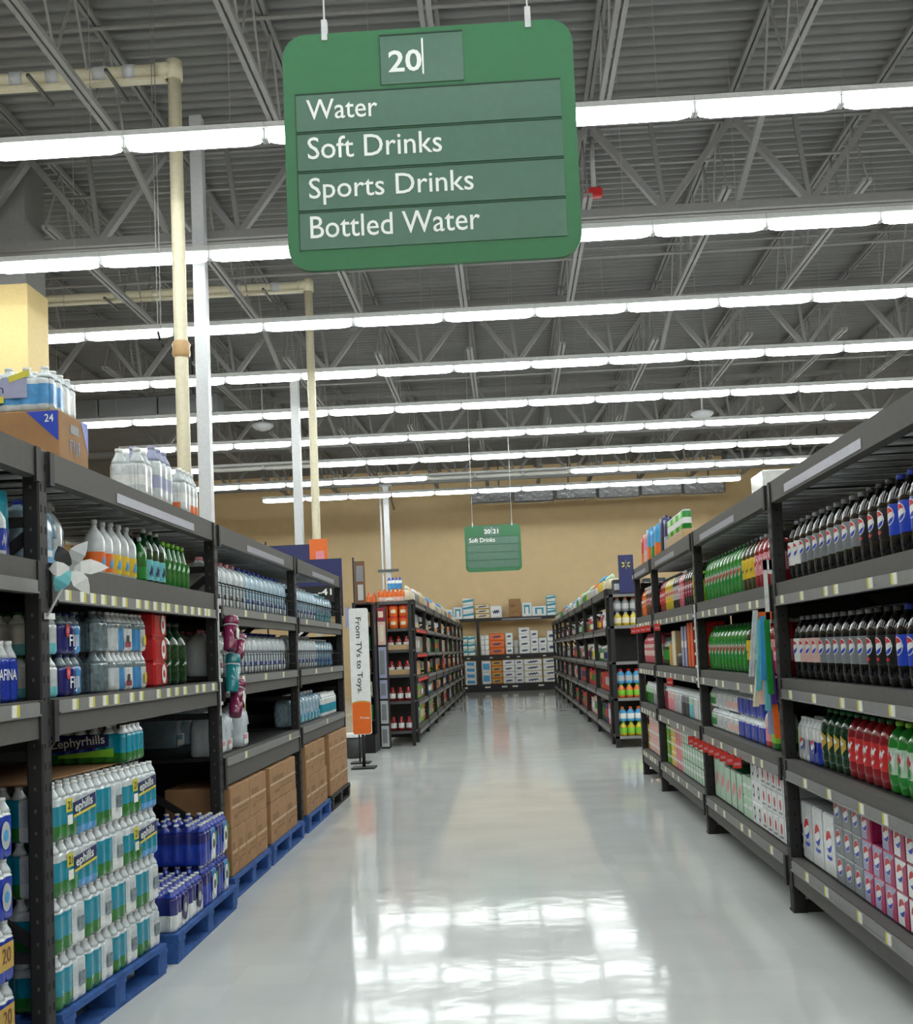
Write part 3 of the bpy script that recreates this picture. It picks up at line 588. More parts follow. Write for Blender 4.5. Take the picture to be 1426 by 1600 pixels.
srow(.755, y - .01, [('ginger', 4), ('redscript', 5), ('limegreen', 9)], 'third shelf, nearest right bay', .104, 1, .265, .049)
c12 = lambda key, body, emb, front=None: carton(key, .13, .40, .125, body, front, emb)
row(1, .27, 5.842, [
    (carton('w24', .19, .40, .28, 'silver', 'film_white', 'globebig', 'silver', .008), 3, lambda i, s: f'{("far", "middle", "near")[i]} one of three tall white cola cases on the bottom right shelf', 'case', 'tall white cola cases'),
    (c12('g', 'grey', 'globe', 'grey'), 3, lambda i, s: f'grey cola twelve-pack, {("lowest", "middle", "top")[s]} of the {("far", "centre", "near")[i]} grey column', 'carton', 'grey twelve-packs', dict(stack=3)),
    (c12('mb', 'magenta', 'swirl', 'lav'), 3, lambda i, s: f'magenta and lavender cola twelve-pack, {("lowest", "middle", "top")[s]} of its {("far", "low centre", "near")[i]} column', 'carton', 'magenta twelve-packs', dict(stack=[3, 2, 3])),
    (c12('wm', 'crimson', 'swirl', 'white'), 2, lambda i, s: f'white and crimson cola twelve-pack, {("lowest", "middle", "top")[s]} of the {("far", "near")[i]} column', 'carton', 'white and crimson twelve-packs', dict(stack=3)),
    (c12('go', 'gold', 'globe', 'gold'), 4, lambda i, s: f'gold cola twelve-pack, {("lowest", "middle", "top")[s]} of gold column {("one", "two", "three", "four")[i]} at the frame edge', 'carton', 'gold twelve-packs', dict(stack=3))])
spawn(carton('nv', .12, .16, .2, 'navy'), (XR + .27, 5.842 - .582 - .402 - .201, .27 + .2525), RH, 'plain navy carton set back on the low magenta column', 'carton')

# ------------------------------------------------------------------ right rack, second bay
srow(1.63, 8.282, [('dew', 11), ('citrus', 3), ('cherry', 5)], 'upper shelf, second right bay', .118)
srow(1.155, 8.282, [('dew', 11), ('citrus', 3), ('cherry', 5)], 'middle shelf, second right bay', .118)
def six_l(nm, wh): return lambda i, s: f'{nm} six-pack, {ORD[i]} from far end, {wh}{("", ", upper tier")[s]}'
def sixes(z, y, L, wh, side=1): return row(side, z, y, [(P, n, six_l(nm, wh), 'bottle pack', f'{nm} six-packs on {wh}', dict(stack=st)) for P, n, nm, st in L])
SM = lambda k, b, bd, cp, nx, tp: pack(('sm', k), nx, 2, .062, .1, lambda s, t, z: bd if .2 < z < .72 else (b if z < .72 else tp), 'pet_clear', cp, 2, (), 'bottle_pack', .042)
sixes(.755, 8.282, [(SM('gr', 'film_white', 'green', 'dgreen', 3, 'mint'), 1, 'green', 2), (SM('wr', 'film_white', 'silver', 'white', 3, 'film_white'), 2, 'white and silver', 2), (SM('wk', 'film_white', 'blush', 'char', 3, 'film_white'), 2, 'white and blush', 2), (SM('bl', 'film_blue', 'film_blue', 'white', 3, 'film_blue'), 4, 'blue', 2), (six('rd', 'film_red', 'pink', 'crimson', 2, 'blush'), 1, 'pink', [1]), (six('gl', 'film_green', 'lime', 'dgreen', 2, 'mint'), 1, 'lime', [1])], 'third shelf, second right bay')
row(1, .27, 8.282, [
    (carton('sg', .2, .4, .27, 'silver', 'mint', 'pinkblob', 'silver', .008), 2, lambda i, s: f'silver-green drink case, {("far", "near")[i]} of two on the bottom of the second right bay', 'case', 'silver-green cases'),
    (carton('dg', .19, .4, .25, 'dgreen', 'mint', 'pinkblob', 'dgreen', .008), 3, lambda i, s: f'dark green case with pink emblem, {ORD[i]} of three on the bottom right shelf', 'case', 'green pink-emblem cases'),
    (c12('wg', 'mint', 'band', 'mint'), 2, lambda i, s: f'pale green twelve-pack, {("lower", "upper")[s]} in the {("far", "near")[i]} pale green column', 'carton', 'pale green twelve-packs', dict(stack=[2, 2])),
    (c12('wd', 'white', 'dot', 'white'), 2, lambda i, s: f'white twelve-pack with black oval, {("lowest", "middle", "top")[s]} of the {("far", "near")[i]} column', 'carton', 'white black-oval twelve-packs', dict(stack=[3, 3])),
    (c12('wr', 'silver', 'reddot', 'white'), 5, lambda i, s: f'white twelve-pack with red dot, {("lowest", "middle", "top")[s]} of column {("one", "two", "three", "four", "five")[i]}', 'carton', 'white red-dot twelve-packs', dict(stack=3))])
# red shelf talkers clipped to the rails
tk = cached('talker', lambda: MB().box(-.052, .0, -.002, .002, -.062, .0, 'tag_red').box(-.045, -.007, -.003, .003, -.045, -.028, 'pink').build('shelf_tag'))
for i in range(9): obj('shelf_tag', tk, None, (XR - .02, 8.55 - .21 * i, .668), (0, 0, 0), f'red shelf tag under the third right shelf, {ORD[i]} from the far end', 'tag', 'red shelf tags on the third right shelf')
for i in range(5): obj('shelf_tag', tk, None, (XR - .02, 12.1 - .42 * i - (.25 if i > 3 else 0), 1.528), (0, 0, 0), f'red shelf tag under the upper right shelf, {ORD[i]} from the far end', 'tag', 'red shelf tags on the upper right shelf')
obj('shelf_tag', tk, None, (XR - .02, 9.55, 1.068), (0, 0, 0), 'single red shelf tag under the middle right shelf', 'tag')

# ------------------------------------------------------------------ right rack, third and last bays
srow(1.63, 10.722, [('redbot', 3), ('yel', 4), ('darkw', 3), ('pinkb', 2), ('dr', 4), ('yg', 3)], 'upper shelf, third right bay', .118)
wB = 'middle shelf of the third right bay'
row(1, 1.155, 10.70, [(bottle('juice_bottle', 'green_dark', 'dgreen', 'green', .25, .045), 4, f'small green bottle on the {wB}', 'bottle', 'green bottles third bay', dict(pitch=.11)),
    (carton('t1', .2, .3, .19, 'tan', 'gold', None), 1, f'gold snack box on the {wB}', 'box', None), (carton('t2', .2, .3, .3, 'tan', 'cream', None), 1, f'tall tan box on the {wB}', 'box', None)])
def can_pack():
    return ('can_pack', cached('cpk', lambda: MB().rbox(-.14, .14, .0, .12, 0, .11, 'char', .03, None, None, True, 2).build('can_pack')), [('shiny_ring', cached('cpr', lambda: MB().tube((-.1, .06, .06), (-.06, .06, .06), .056, 'silver', 12).tube((.06, .06, .06), (.1, .06, .06), .056, 'silver', 12).build('ring')))], (.28, .12, .12))
row(1, 1.157, 9.84, [(can_pack(), 1, f'wrapped black and silver can pack lying on the {wB}', 'can pack', None), (carton('b1', .13, .25, .33, 'navy', 'lav', 'band'), 2, lambda i, s: f'tall navy and white drink box, {("far", "near")[i]} of two, {wB}', 'box', 'tall navy boxes'), (carton('o1', .13, .25, .35, 'red', 'orange', None), 2, lambda i, s: f'tall orange drink box, {("far", "near")[i]} of two beside the upright', 'box', 'tall orange boxes')], gap=.03)
def sixl(z, y, L, wh): return row(1, z, y, [(P, n, six_l(nm, wh), 'bottle pack', f'{nm} six-packs on {wh}', dict(stack=st)) for P, n, nm, st in L])
kp = lambda k, b, t_: six(k, b, b, 'white', 3, t_)
w3 = 'third shelf, third right bay'
sixl(.755, 10.722, [(kp('pu', 'crimson', 'crimson'), 1, 'plum', 1), (kp('pk', 'pink', 'blush'), 2, 'pale pink', 1), (kp('sv', 'silver', 'film_white'), 2, 'silver', 1), (kp('bk', 'char', 'grey'), 2, 'black', 1), (kp('tl', 'aqua', 'mint'), 1, 'grey-green', 1), (kp('wt', 'film_white', 'film_white'), 2, 'white', 1), (kp('p2', 'blush', 'blush'), 1, 'blush', 1)], w3)
def cols(z, y, L, wh):
    return row(1, z, y, [(c12(nm, b, e, f), n, (lambda nm: lambda i, s: f'{nm} twelve-pack, {wh}, {("lowest", "second", "third", "top")[s]} in its {ORD[i]} column')(nm), 'carton', f'{nm} twelve-packs on {wh}', dict(stack=st)) for nm, b, e, f, n, st in L])
cols(.27, 10.722, [('yellow', 'yellow', 'band', 'lime', 1, 3), ('dark green', 'dgreen', 'band', 'green', 1, 3), ('yellow and cream', 'cream', 'band', 'yellow', 2, 3), ('red and pink', 'red', 'band', 'pink', 3, 3), ('light green', 'dgreen', 'band', 'mint', 6, 3), ('pale sage', 'char', 'band', 'mint', 4, 3)], 'bottom of third right bay')
srow(1.63, 12.167, [('oran', 3), ('brn', 3), ('dr', 4)], 'upper shelf, last right bay', .12)
srow(1.155, 12.167, [('stripe', 9)], 'middle shelf, last right bay', .13)
sixl(.755, 12.167, [(kp('g4', 'film_green', 'mint'), 3, 'leaf green', 1), (kp('gb4', 'grey', 'film_white'), 3, 'grey-blue', 1)], 'third shelf, last right bay')
cols(.27, 12.167, [('gold', 'gold', 'band', 'gold', 1, 2), ('pink', 'pink', 'band', 'blush', 6, 3), ('coral', 'red', 'band', 'pink', 2, 2), ('sage', 'dgreen', 'band', 'mint', 1, 3)], 'bottom of last right bay')
# on top of the right rack
def bag(k1, k2, h=.3, w=.2):
    return ('snack_bag', cached(('bag', k1, k2, h, w), lambda: MB().lathe([(.5 * w, 0, k1), (.52 * w, h * .12, k1), (.5 * w, h * .5, k2), (.46 * w, h * .85, k2), (.48 * w, h, k2)], k2, 12, cy=.06, sq=.3, sy=.5).build('bag')), [('top_seam', cached(('bgs', k2, h, w), lambda: MB().box(-.46 * w, .46 * w, .05, .07, h, h + .025, k2).build('seam')))], (w, .14, h + .02))
for i, (y, a, b, nm) in enumerate(((12.0, 'orange', 'red', 'orange and red'), (11.78, 'blush', 'pink', 'pale pink'), (11.5, 'orange', 'sky', 'orange and blue'), (11.2, 'green', 'sky', 'green and turquoise'), (10.93, 'orange', 'sky', 'orange and light blue'), (10.5, 'black', 'navy', 'black and navy'), (10.25, 'lav', 'navy', 'lavender and navy'))):
    spawn(bag(a, b, .3 + .02 * (i % 3)), (XR + .06, y, 2.14), RH, f'{nm} snack bag standing on top of the right rack', 'bag', 'snack bags on the right rack')
spawn(carton('tray', .95, .4, .1, 'tan', 'tan', None, None, .004, 'cardboard_tray'), (XR + .05, 9.55, 2.14), RH, 'tan cardboard tray of green cans on top of the right rack', 'tray')
can = lambda k, H=.12, R=.033: ('drink_can', cached(('can', k, H, R), lambda: MB().lathe([(R * .8, 0, 'silver'), (R, .008, k), (R, H - .014, 'silver'), (R * .82, H - .002, 'silver')], 'silver', 12, cy=R).build('can')), [('label_band', cached(('canb', k, H, R), lambda: MB().lathe([(R * 1.004, H * .3), (R * 1.004, H * .6)], 'white', 12, cy=R, cap0=False, cap1=False).build('band')))], (2 * R, 2 * R, H))
for i in range(12): spawn(can(('lime', 'mint', 'lime', 'green')[i % 4], .16, .037), (XR + .06, 9.97 - .077 * i, 2.241), RH, f'{("lime", "pale green", "lime", "green")[i % 4]} drink can, {ORD[i]} from the far end of the rack top tray', 'can', f'{("lime", "pale green", "lime", "green")[i % 4]} cans in the tray')
b6 = carton('wbx', .36, .3, .13, 'film_white', 'white', None, None, .006, 'white_box')
o = spawn(b6, (1.6, 6.3, 2.143), 0, 'white box with grey lettering on top of the right rack', 'box'); obj('lettering', text('5/$10', .13, .05, 'grey', .01, 'C'), o, (.04, -.002, .075)); obj('red_corner', MB().strips('red', .1, .178, lambda u: .005, lambda u: -.15 + 1.5 * u, 4, None, .0015).build('corner'), o)
# clip strips hanging on the right uprights
t = thing('straw_clip_strip', 'clip strip of bagged coloured drinking straws hanging on the near right upright', 'straws', (XR - .008, 5.862, 1.0))
obj('strip', MB().box(-.02, -.006, -.03, -.002, .68, .75, 'film_white').box(-.05, -.03, -.03, -.024, .4, .75, 'film_white').box(-.05, -.006, -.03, -.024, .7, .75, 'film_white').build('strip'), t)
for i, (k, dy, z0, z1) in enumerate((('pet_clear', .11, .17, .5), ('aqua', .06, .1, .46), ('sky', .02, .15, .47), ('green', -.03, .08, .45), ('cream', .09, .02, .28), ('blush', .04, .03, .26), ('aqua', .0, .0, .25), ('purple', -.05, .03, .3), ('lav', -.02, -.12, .12), ('orange', -.07, -.14, .14))):
    mb = MB()
    for q in range(5): mb.tube((-.07 - dy * .62 + .006 * (q - 2), -.03 - .008 * (i % 4) - .003 * (q % 2), z0), (-.06 - dy * .35 + .005 * (q - 2), -.02 - .006 * (i % 4), z1), .0035, k, 5)
    o = obj('straw_bundle', mb.build('straws'), t); o['kind'] = 'stuff'
obj('bag_header', MB().box(-.085, -.02, -.03, -.012, .45, .49, 'orange').build('header'), t)
for i, (y, z0, z1, lab) in enumerate(((8.27, 1.03, 1.62, 'empty white clip strip hanging on the second right upright'),)):
    t = thing('clip_strip', lab, 'clip strip', (XR - .02, y, z0)); obj('strip', MB().box(-.004, .004, -.014, .014, 0, z1 - z0, 'film_white').build('strip'), t)
    for q in range(6): obj('clip', cached('clip', lambda: MB().box(-.012, -.003, -.012, .012, 0, .02, 'white').build('clip')), t, (0, 0, .05 + q * .09))

# ------------------------------------------------------------------ left rack: pallets and packs on the floor
def bpallet(L, D, k='pallet_blue', lab='', base=(0, 0), hd=LH):
    t = thing('pallet', lab, 'pallet', (base[0], base[1], 0), hd, 'pallets under the left rack')
    for i in range(6): obj('deck_board', cached(('pb', L, k), lambda: MB().box(0, L, -.055, .055, .108, .13, k).build('board')), t, (0, .06 + i * (D - .12) / 5, 0))
    for i in range(3): obj('bottom_board', cached(('pbb', L, k), lambda: MB().box(0, L, -.05, .05, 0, .02, k).build('board')), t, (0, .06 + i * (D - .12) / 2, 0))
    for i in range(3):
        obj('stringer', cached(('ps', D, k), lambda: MB().box(-.05, .05, 0, D, .09, .108, k).build('stringer')), t, (.05 + i * (L - .1) / 2, 0, 0))
        for j in range(3): obj('block', cached(('pbl', k), lambda: MB().box(-.05, .05, -.055, .055, .02, .09, k).build('block')), t, (.05 + i * (L - .1) / 2, .06 + j * (D - .12) / 2, 0))
    return t
def at(base, hd, lx, ly, z): c, s = math.cos(hd), math.sin(hd); return (base[0] + c * lx - s * ly, base[1] + s * lx + c * ly, z)
def zprt(s, t, z):
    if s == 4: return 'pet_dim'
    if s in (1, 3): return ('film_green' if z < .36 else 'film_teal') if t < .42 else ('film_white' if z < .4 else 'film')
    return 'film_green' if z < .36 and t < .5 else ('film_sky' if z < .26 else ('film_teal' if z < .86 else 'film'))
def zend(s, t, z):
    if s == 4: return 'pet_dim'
    if s in (0, 2): return ('film_green' if z < .36 else ('film_teal' if z < .9 else 'film')) if t < .46 else ('film_white' if z < .4 else 'film')
    return 'film_green' if z < .36 else ('film_teal' if z < .86 else 'film')
d_ = .061
zl_extra = [('print_band', cached('zb', lambda: MB().strips('navy', -.04, .15, lambda u: -.022 + .1 * u, lambda u: .022 + .1 * u, 6, None, .002, 0, .105).strips('tag_yellow', -.04, .15, lambda u: -.034 + .1 * u, lambda u: -.024 + .1 * u, 6, None, .002, 0, .105).build('band')), (0, 0, 0), (0, 0, 0), [('lettering', text('ephills', .15, .045, 'white_print', .02), (-.03, -.004, .088), (0, -.1, 0))]),
            ('count_tag', cached('zt', lambda: panel(.05, .05, -.075, .12, 'tag_yellow').build('tag')), (0, 0, 0), (0, 0, 0), [('lettering', text('21', .03, .03, 'black', .02, 'C'), (-.075, -.004, .12))]),
            ('barcode_tag', cached('zc', lambda: panel(.04, .035, -.07, .066, 'tag_white').build('tag')))]
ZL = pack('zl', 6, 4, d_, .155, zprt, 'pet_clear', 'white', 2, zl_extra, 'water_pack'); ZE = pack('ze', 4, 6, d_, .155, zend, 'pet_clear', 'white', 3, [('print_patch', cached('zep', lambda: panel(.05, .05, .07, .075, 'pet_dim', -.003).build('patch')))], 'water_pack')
b1, h1 = (-1.63, 4.1), LH - .075
bpallet(1.0, .93, lab='blue pallet under the turquoise water packs', base=b1, hd=h1)
lay = ['bottom', 'second', 'third', 'top']
for s in range(4):
    z = .13 + s * .2; x = 0.005
    for i, P in enumerate([ZE] * 4 if s < 2 else [ZL, ZE, ZL]):
        x += P[3][0] / 2; spawn(P, at(b1, h1, x, .02, z + .0), h1, f'turquoise and green water pack, {lay[s]} layer, {ORD[i]} from the upright', 'water pack', 'turquoise water packs on the pallet'); x += P[3][0] / 2 + .001
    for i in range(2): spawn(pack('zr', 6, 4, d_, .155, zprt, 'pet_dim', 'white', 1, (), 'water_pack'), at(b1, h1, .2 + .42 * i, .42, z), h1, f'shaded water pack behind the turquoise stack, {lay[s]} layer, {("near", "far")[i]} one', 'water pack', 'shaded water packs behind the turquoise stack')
obj('cardboard_sheet', MB().box(0, 1.02, 0, .5, 0, .006, 'cardboard').build('sheet'), None, at(b1, h1, .02, .13, .9335), (0, 0, h1), 'brown cardboard slip sheet under the single turquoise pack', 'cardboard')
zt_ex = [('print_band', cached('ztb', lambda: MB().strips('navy', -.17, .1, lambda u: -.025 + .08 * u, lambda u: .025 + .08 * u, 6, None, .002, 0, .09).strips('lime', -.12, .12, lambda u: -.012, lambda u: .012 + .1 * u, 6, None, .002, 0, .04).build('band')), (0, 0, 0), (0, 0, 0), [('lettering', text('Zephyrhills', .24, .05, 'white_print', .01), (-.155, -.004, .068), (0, -.08, 0))])]
spawn(pack('ztop', 6, 4, .06, .125, lambda s, t, z: 'pet_dim' if s == 4 else ('film_green' if z < .3 else 'film_teal' if t > .6 or s else 'film_navy' if z > .5 else 'film_blue'), 'pet_clear', 'white', 2, zt_ex, 'water_pack', .035), (-1.815, 4.86, .9405), 0, 'turquoise water pack with big name lying on the brown sheet', 'water pack')
# blue packs in the bay at the left edge
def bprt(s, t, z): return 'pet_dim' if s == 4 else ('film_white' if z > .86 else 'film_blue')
oval = lambda k, k2, r=.04, zc=.085, x=0: cached(('ov', k, k2, r, zc, x), lambda: MB().strips(k, x - r, x + r, lambda u: -1.3 * math.sqrt(max(r * r - (u - x) ** 2, 0)), lambda u: 1.3 * math.sqrt(max(r * r - (u - x) ** 2, 0)), 10, None, .003, 0, zc).strips(k2, x - r * .55, x + r * .55, lambda u: -math.sqrt(max(r * r * .3 - (u - x) ** 2, 0)), lambda u: math.sqrt(max(r * r * .3 - (u - x) ** 2, 0)), 8, None, .004, 0, zc).build('emblem'))
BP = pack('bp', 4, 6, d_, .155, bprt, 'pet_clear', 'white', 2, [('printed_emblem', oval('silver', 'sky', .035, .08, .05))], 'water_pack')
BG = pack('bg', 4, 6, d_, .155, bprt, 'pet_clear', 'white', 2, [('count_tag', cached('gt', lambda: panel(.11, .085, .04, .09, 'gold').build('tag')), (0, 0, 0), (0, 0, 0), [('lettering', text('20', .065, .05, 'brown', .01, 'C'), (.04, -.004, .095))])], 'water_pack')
b0 = (-1.665, 2.85); bpallet(1.05, .9, lab='blue pallet at the left edge under the blue packs', base=b0)
for s in range(4):
    for i in range(4): spawn(BG if s < 2 else BP, at(b0, LH, .13 + .248 * i, .02, .13 + .2 * s), LH, f'{"blue water pack with gold 20 tag" if s < 2 else "blue water pack with oval emblem"}, {lay[s]} layer, {("first", "second", "third", "farthest")[i]} in line', 'water pack', 'blue water packs at the left edge')
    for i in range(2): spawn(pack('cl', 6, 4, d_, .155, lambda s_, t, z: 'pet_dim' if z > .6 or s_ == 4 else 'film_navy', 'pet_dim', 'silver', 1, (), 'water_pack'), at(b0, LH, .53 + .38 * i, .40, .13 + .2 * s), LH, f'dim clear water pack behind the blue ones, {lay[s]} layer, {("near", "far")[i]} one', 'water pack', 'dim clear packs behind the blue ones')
# second pallet: small blue packs
b2 = (-1.545, 5.24); bpallet(1.13, .95, lab='blue pallet under the royal blue bottle packs', base=b2)
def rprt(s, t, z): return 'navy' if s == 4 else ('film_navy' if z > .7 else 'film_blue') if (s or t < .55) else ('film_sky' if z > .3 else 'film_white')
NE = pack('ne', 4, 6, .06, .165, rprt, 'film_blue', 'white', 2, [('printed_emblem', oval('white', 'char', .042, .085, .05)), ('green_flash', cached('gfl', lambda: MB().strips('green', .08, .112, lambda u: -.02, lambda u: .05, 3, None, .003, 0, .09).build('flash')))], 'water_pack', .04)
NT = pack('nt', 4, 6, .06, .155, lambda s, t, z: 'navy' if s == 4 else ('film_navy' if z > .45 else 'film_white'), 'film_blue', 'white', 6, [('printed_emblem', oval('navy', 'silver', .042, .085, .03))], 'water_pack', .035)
for i in range(2): spawn(NT, at(b2, LH, .14 + .25 * i, .02, .13), LH, f'low royal blue bottle pack with white caps, {("near", "far")[i]} of two', 'water pack', 'low royal blue packs')
for i in range(2):
    for s in range(2): spawn(NE, at(b2, LH, .66 + .25 * i, .02, .13 + s * .206), LH, f'royal blue pack with white oval, {("bottom", "top")[s]} of the {("near", "far")[i]} column', 'water pack', 'royal blue oval packs')
for i in range(2):
    for s in range(2): spawn(NE, at(b2, LH, .14 + .25 * i, .42, .13 + s * .206), LH, f'royal blue pack set back behind the low ones, {("bottom", "top")[s]} of the {("near", "far")[i]} column', 'water pack', 'set back royal blue packs')
# brown cartons on pallets
def boxes(base, L, cols_, lab, k, wh):
    bpallet(L, .95, k, lab, base); n = 0
    for (x0, x1, zz, hh) in cols_:
        n += 1; o = spawn(brown_box(round(x1 - x0, 3), .38, hh), at(base, LH, (x0 + x1) / 2, .02, .131 + zz), LH, f'brown shipping carton on {wh}, {"upper" if zz > .1 else "lower"} tier, {ORD[n - 1]} counted from the near end', 'carton', f'brown cartons on {wh}')
def grid(xs, h, zz=0): return [(a + .002, b - .002, zz, h) for a, b in zip(xs, xs[1:])]
boxes((-1.60, 6.54), 1.0, grid((.02, .18, .38, .66, .98), .265) + grid((.02, .5, .98), .235, .267), 'blue pallet with wood deck under the nearest brown cartons', 'pallet_blue', 'the first carton pallet')
boxes((-1.60, 7.62), 1.15, grid((.02, .55, .95), .27) + grid((.02, .93), .23, .272), 'blue pallet under the second group of brown cartons', 'pallet_blue', 'the second carton pallet')
boxes((-1.60, 8.97), 1.1, grid((.02, .2, .62, 1.02), .285) + grid((.02, .2, .62, .95), .25, .287), 'blue pallet under the third group of brown cartons', 'pallet_blue', 'the third carton pallet')
boxes((-1.60, 10.15), 1.13, grid((.02, .25, .68, 1.1), .285) + grid((.02, .3, .7, 1.1), .25, .287), 'dark pallet under the farthest brown cartons on the left', 'steel_dark', 'the fourth carton pallet')

# ------------------------------------------------------------------ left rack: shelves of bay one
wU, wM = 'upper left shelf', 'middle left shelf'
y = row(-1, 1.735, 4.13, [(jug('pet_blue', 'royal', 'sky', 'white', .13, .25), 2, lambda i, s: f'clear blue-capped jug, {("nearest", "second")[i]} on the {wU}', 'jug', 'blue-capped jugs')], back=.1)
spawn(bottle('tall_jar', 'pet_clear', 'silver', 'pet_clear', .28, .055, (.3, .4)), (XL - .12, 4.5, 1.735), LH, f'tall clear bottle beside the blue-capped jugs, {wU}', 'bottle')
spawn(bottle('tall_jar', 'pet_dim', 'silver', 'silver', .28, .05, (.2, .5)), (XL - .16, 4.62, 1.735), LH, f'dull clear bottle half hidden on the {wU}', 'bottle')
row(-1, 1.735, 4.74, [(bottle('water_bottle', 'pet_clear', 'silver', 'orange', .24, .045, (.08, .42), patch='sky'), 2, f'clear bottle with orange label on the {wU}', 'bottle', 'orange label bottles', dict(pitch=.1)),
    (bottle('water_bottle', 'pet_clear', 'silver', 'yellow', .25, .046, (.08, .42), patch='sky'), 3, f'clear bottle with yellow label on the {wU}', 'bottle', 'yellow label bottles', dict(pitch=.105))], back=.05)
row(-1, 1.735, 5.31, [(bottle('mineral_bottle', 'green_glass', 'silver', 'green', .22, .035, (.1, .35)), 1, f'slim green bottle before the big dark ones, {wU}', 'bottle', None, dict(pitch=.09)),
    (bottle('mineral_bottle', 'green_dark', 'silver', 'aqua', .27, .046, (.08, .44), patch='navy'), 3, f'dark glass bottle with pale blue label, {wU}', 'bottle', 'pale blue label bottles', dict(pitch=.1, depth=2)),
    (bottle('mineral_bottle', 'green_glass', 'lime', 'green_glass', .235, .04, (.35, .6), sh=.45, patch='mint'), 5, f'bright green glass bottle on the {wU}', 'bottle', 'bright green bottles', dict(pitch=.085, depth=2))], back=.05)
for i in range(2):
    for s in range(2): spawn(carton('wb', .17, .3, .13, 'white', 'silver', None, None, .004, 'white_box'), (XL - .36, 6.08 + .19 * i, 1.735 + s * .131), LH, f'plain white box behind the green bottles, {("bottom", "top")[s]} {("near", "far")[i]}', 'box', 'white boxes behind the green bottles')
FJ = pack('fj', 3, 4, .068, .115, lambda s, t, z: 'navy' if s == 4 else ('film_sky' if (s == 0 and t > .62) or s == 1 else 'film_navy'), 'pet_dim', 'navy', 2, [('flower_print', oval('red', 'pink', .02, .09, -.06)), ('lettering', text('FIJI', .09, .06, 'white_print', .01), (-.045, -.004, .03))], 'water_pack', .045)
FT = pack('ft', 2, 3, .075, .115, lambda s, t, z: 'pet_clear' if z > .3 else 'aqua', 'pet_clear', 'dgreen', 2, [], 'water_pack', .045)
row(-1, 1.245, 4.12, [(FT, 1, lambda i, s: f'clear and aqua bottle pack by the upright, {("lower", "upper")[s]} one', 'water pack', 'clear aqua packs', dict(stack=2)), (FJ, 1, lambda i, s: f'navy and blue water pack with red flower, {("lower", "upper")[s]} one', 'water pack', 'navy flower packs', dict(stack=2))], back=.05, gap=.03)
CW = pack('cw', 5, 3, .06, .125, lambda s, t, z: 'pet_dim' if s == 4 or z > .8 else ('film' if t < .35 and s == 0 else 'film_sky' if t < .6 and s == 0 else 'film_white'), 'pet_clear', 'white', 2, [('print_patch', cached('cwp', lambda: MB().strips('crimson', .03, .1, lambda u: -.012, lambda u: .012, 2, None, .003, 0, .03).strips('char', .05, .08, lambda u: -.015, lambda u: .02, 2, None, .004, 0, .05).build('patch')))], 'water_pack', .045)
CY2 = pack('cy', 3, 3, .06, .125, lambda s, t, z: 'pet_dim' if s == 4 or z > .8 else ('film_sky' if t < .4 and s == 0 else 'film_white'), 'pet_clear', 'white', 2, [('lemon_print', oval('tag_yellow', 'yellow', .02, .05, .05))], 'water_pack', .045)
row(-1, 1.245, 4.68, [(pack('cd', 2, 3, .075, .125, lambda s, t, z: 'pet_dim', 'pet_dim', 'grey', 2, (), 'water_pack'), 1, lambda i, s: f'dim clear water pack on the {wM}, {("lower", "upper")[s]} one', 'water pack', 'dim packs', dict(stack=2)),
    (CW, 1, lambda i, s: f'blue and white water pack on the {wM}, {("lower", "upper")[s]} one', 'water pack', 'blue white packs', dict(stack=2)), (CY2, 1, lambda i, s: f'white lemon-print water pack on the {wM}, {("lower", "upper")[s]} one', 'water pack', 'lemon packs', dict(stack=2))], back=.05, gap=.01)
RD = carton('rd', .2, .3, .118, 'film_red', 'film_red', None, None, .012, 'can_carton'); RD[2].append(('printed_emblem', oval('white', 'red', .036, .06, .03)))
row(-1, 1.245, 5.45, [(RD, 1, lambda i, s: f'red can carton with white crest, {("bottom", "middle", "top")[s]} of three', 'carton', 'red can cartons', dict(stack=3))], back=.05)
row(-1, 1.245, 5.7, [(bottle('mineral_bottle', 'green_dark', 'char', 'green_dark', .32, .06, (.3, .4), neck=.35, patch='silver'), 3, f'big dark green bottle on the {wM}', 'bottle', 'big dark green bottles', dict(pitch=.14, depth=2))], back=.07)
for i in range(2):
    for s in range(2): spawn(carton('wb2', .2, .3, .15, 'silver', 'white', None, None, .006, 'white_box'), (XL - .38, 5.98 + .21 * i, 1.245 + s * .151), LH, f'pale box at the back of the {wM}, {("bottom", "top")[s]} {("near", "far")[i]}', 'box', 'pale boxes at the back')
# bay at the left edge
AQ = pack('aq', 5, 3, .066, .15, lambda s, t, z: 'navy' if s == 4 else ('film_blue' if s == 0 else ('film_green' if z < .5 else 'film_red')), 'pet_clear', 'white', 3, [('lettering', text('AQUAFINA', .24, .045, 'white_print', .01), (-.12, -.004, .075))], 'water_pack', .06)
row(-1, 1.245, 3.29, [(AQ, 2, lambda i, s: f'blue bottle pack with red and green end, {("farther from", "next to")[i]} the left upright', 'water pack', 'blue packs at left edge')], back=.06)
row(-1, 1.735, 3.32, [(bottle('water_bottle', 'pet_clear', 'white', 'royal', .2, .036, (.12, .5), patch='lav'), 7, 'white-capped bottle with blue label at the upper left edge', 'bottle', 'white-capped bottles upper left', dict(pitch=.078, depth=2)), (bag('royal', 'teal', .22, .09), 1, 'blue and teal pouch beside the left upright', 'pouch', None)], back=.05)
row(-1, 1.245, 3.4, [(pack('dk', 5, 3, .07, .2, lambda s, t, z: 'film_navy' if z < .4 else 'pet_dim', 'pet_dim', 'dgreen', 1, (), 'water_pack'), 2, lambda i, s: f'dark tall bottle pack at the back left edge, {("nearer", "farther")[i]} one', 'water pack', 'dark packs at back left')], back=.3)
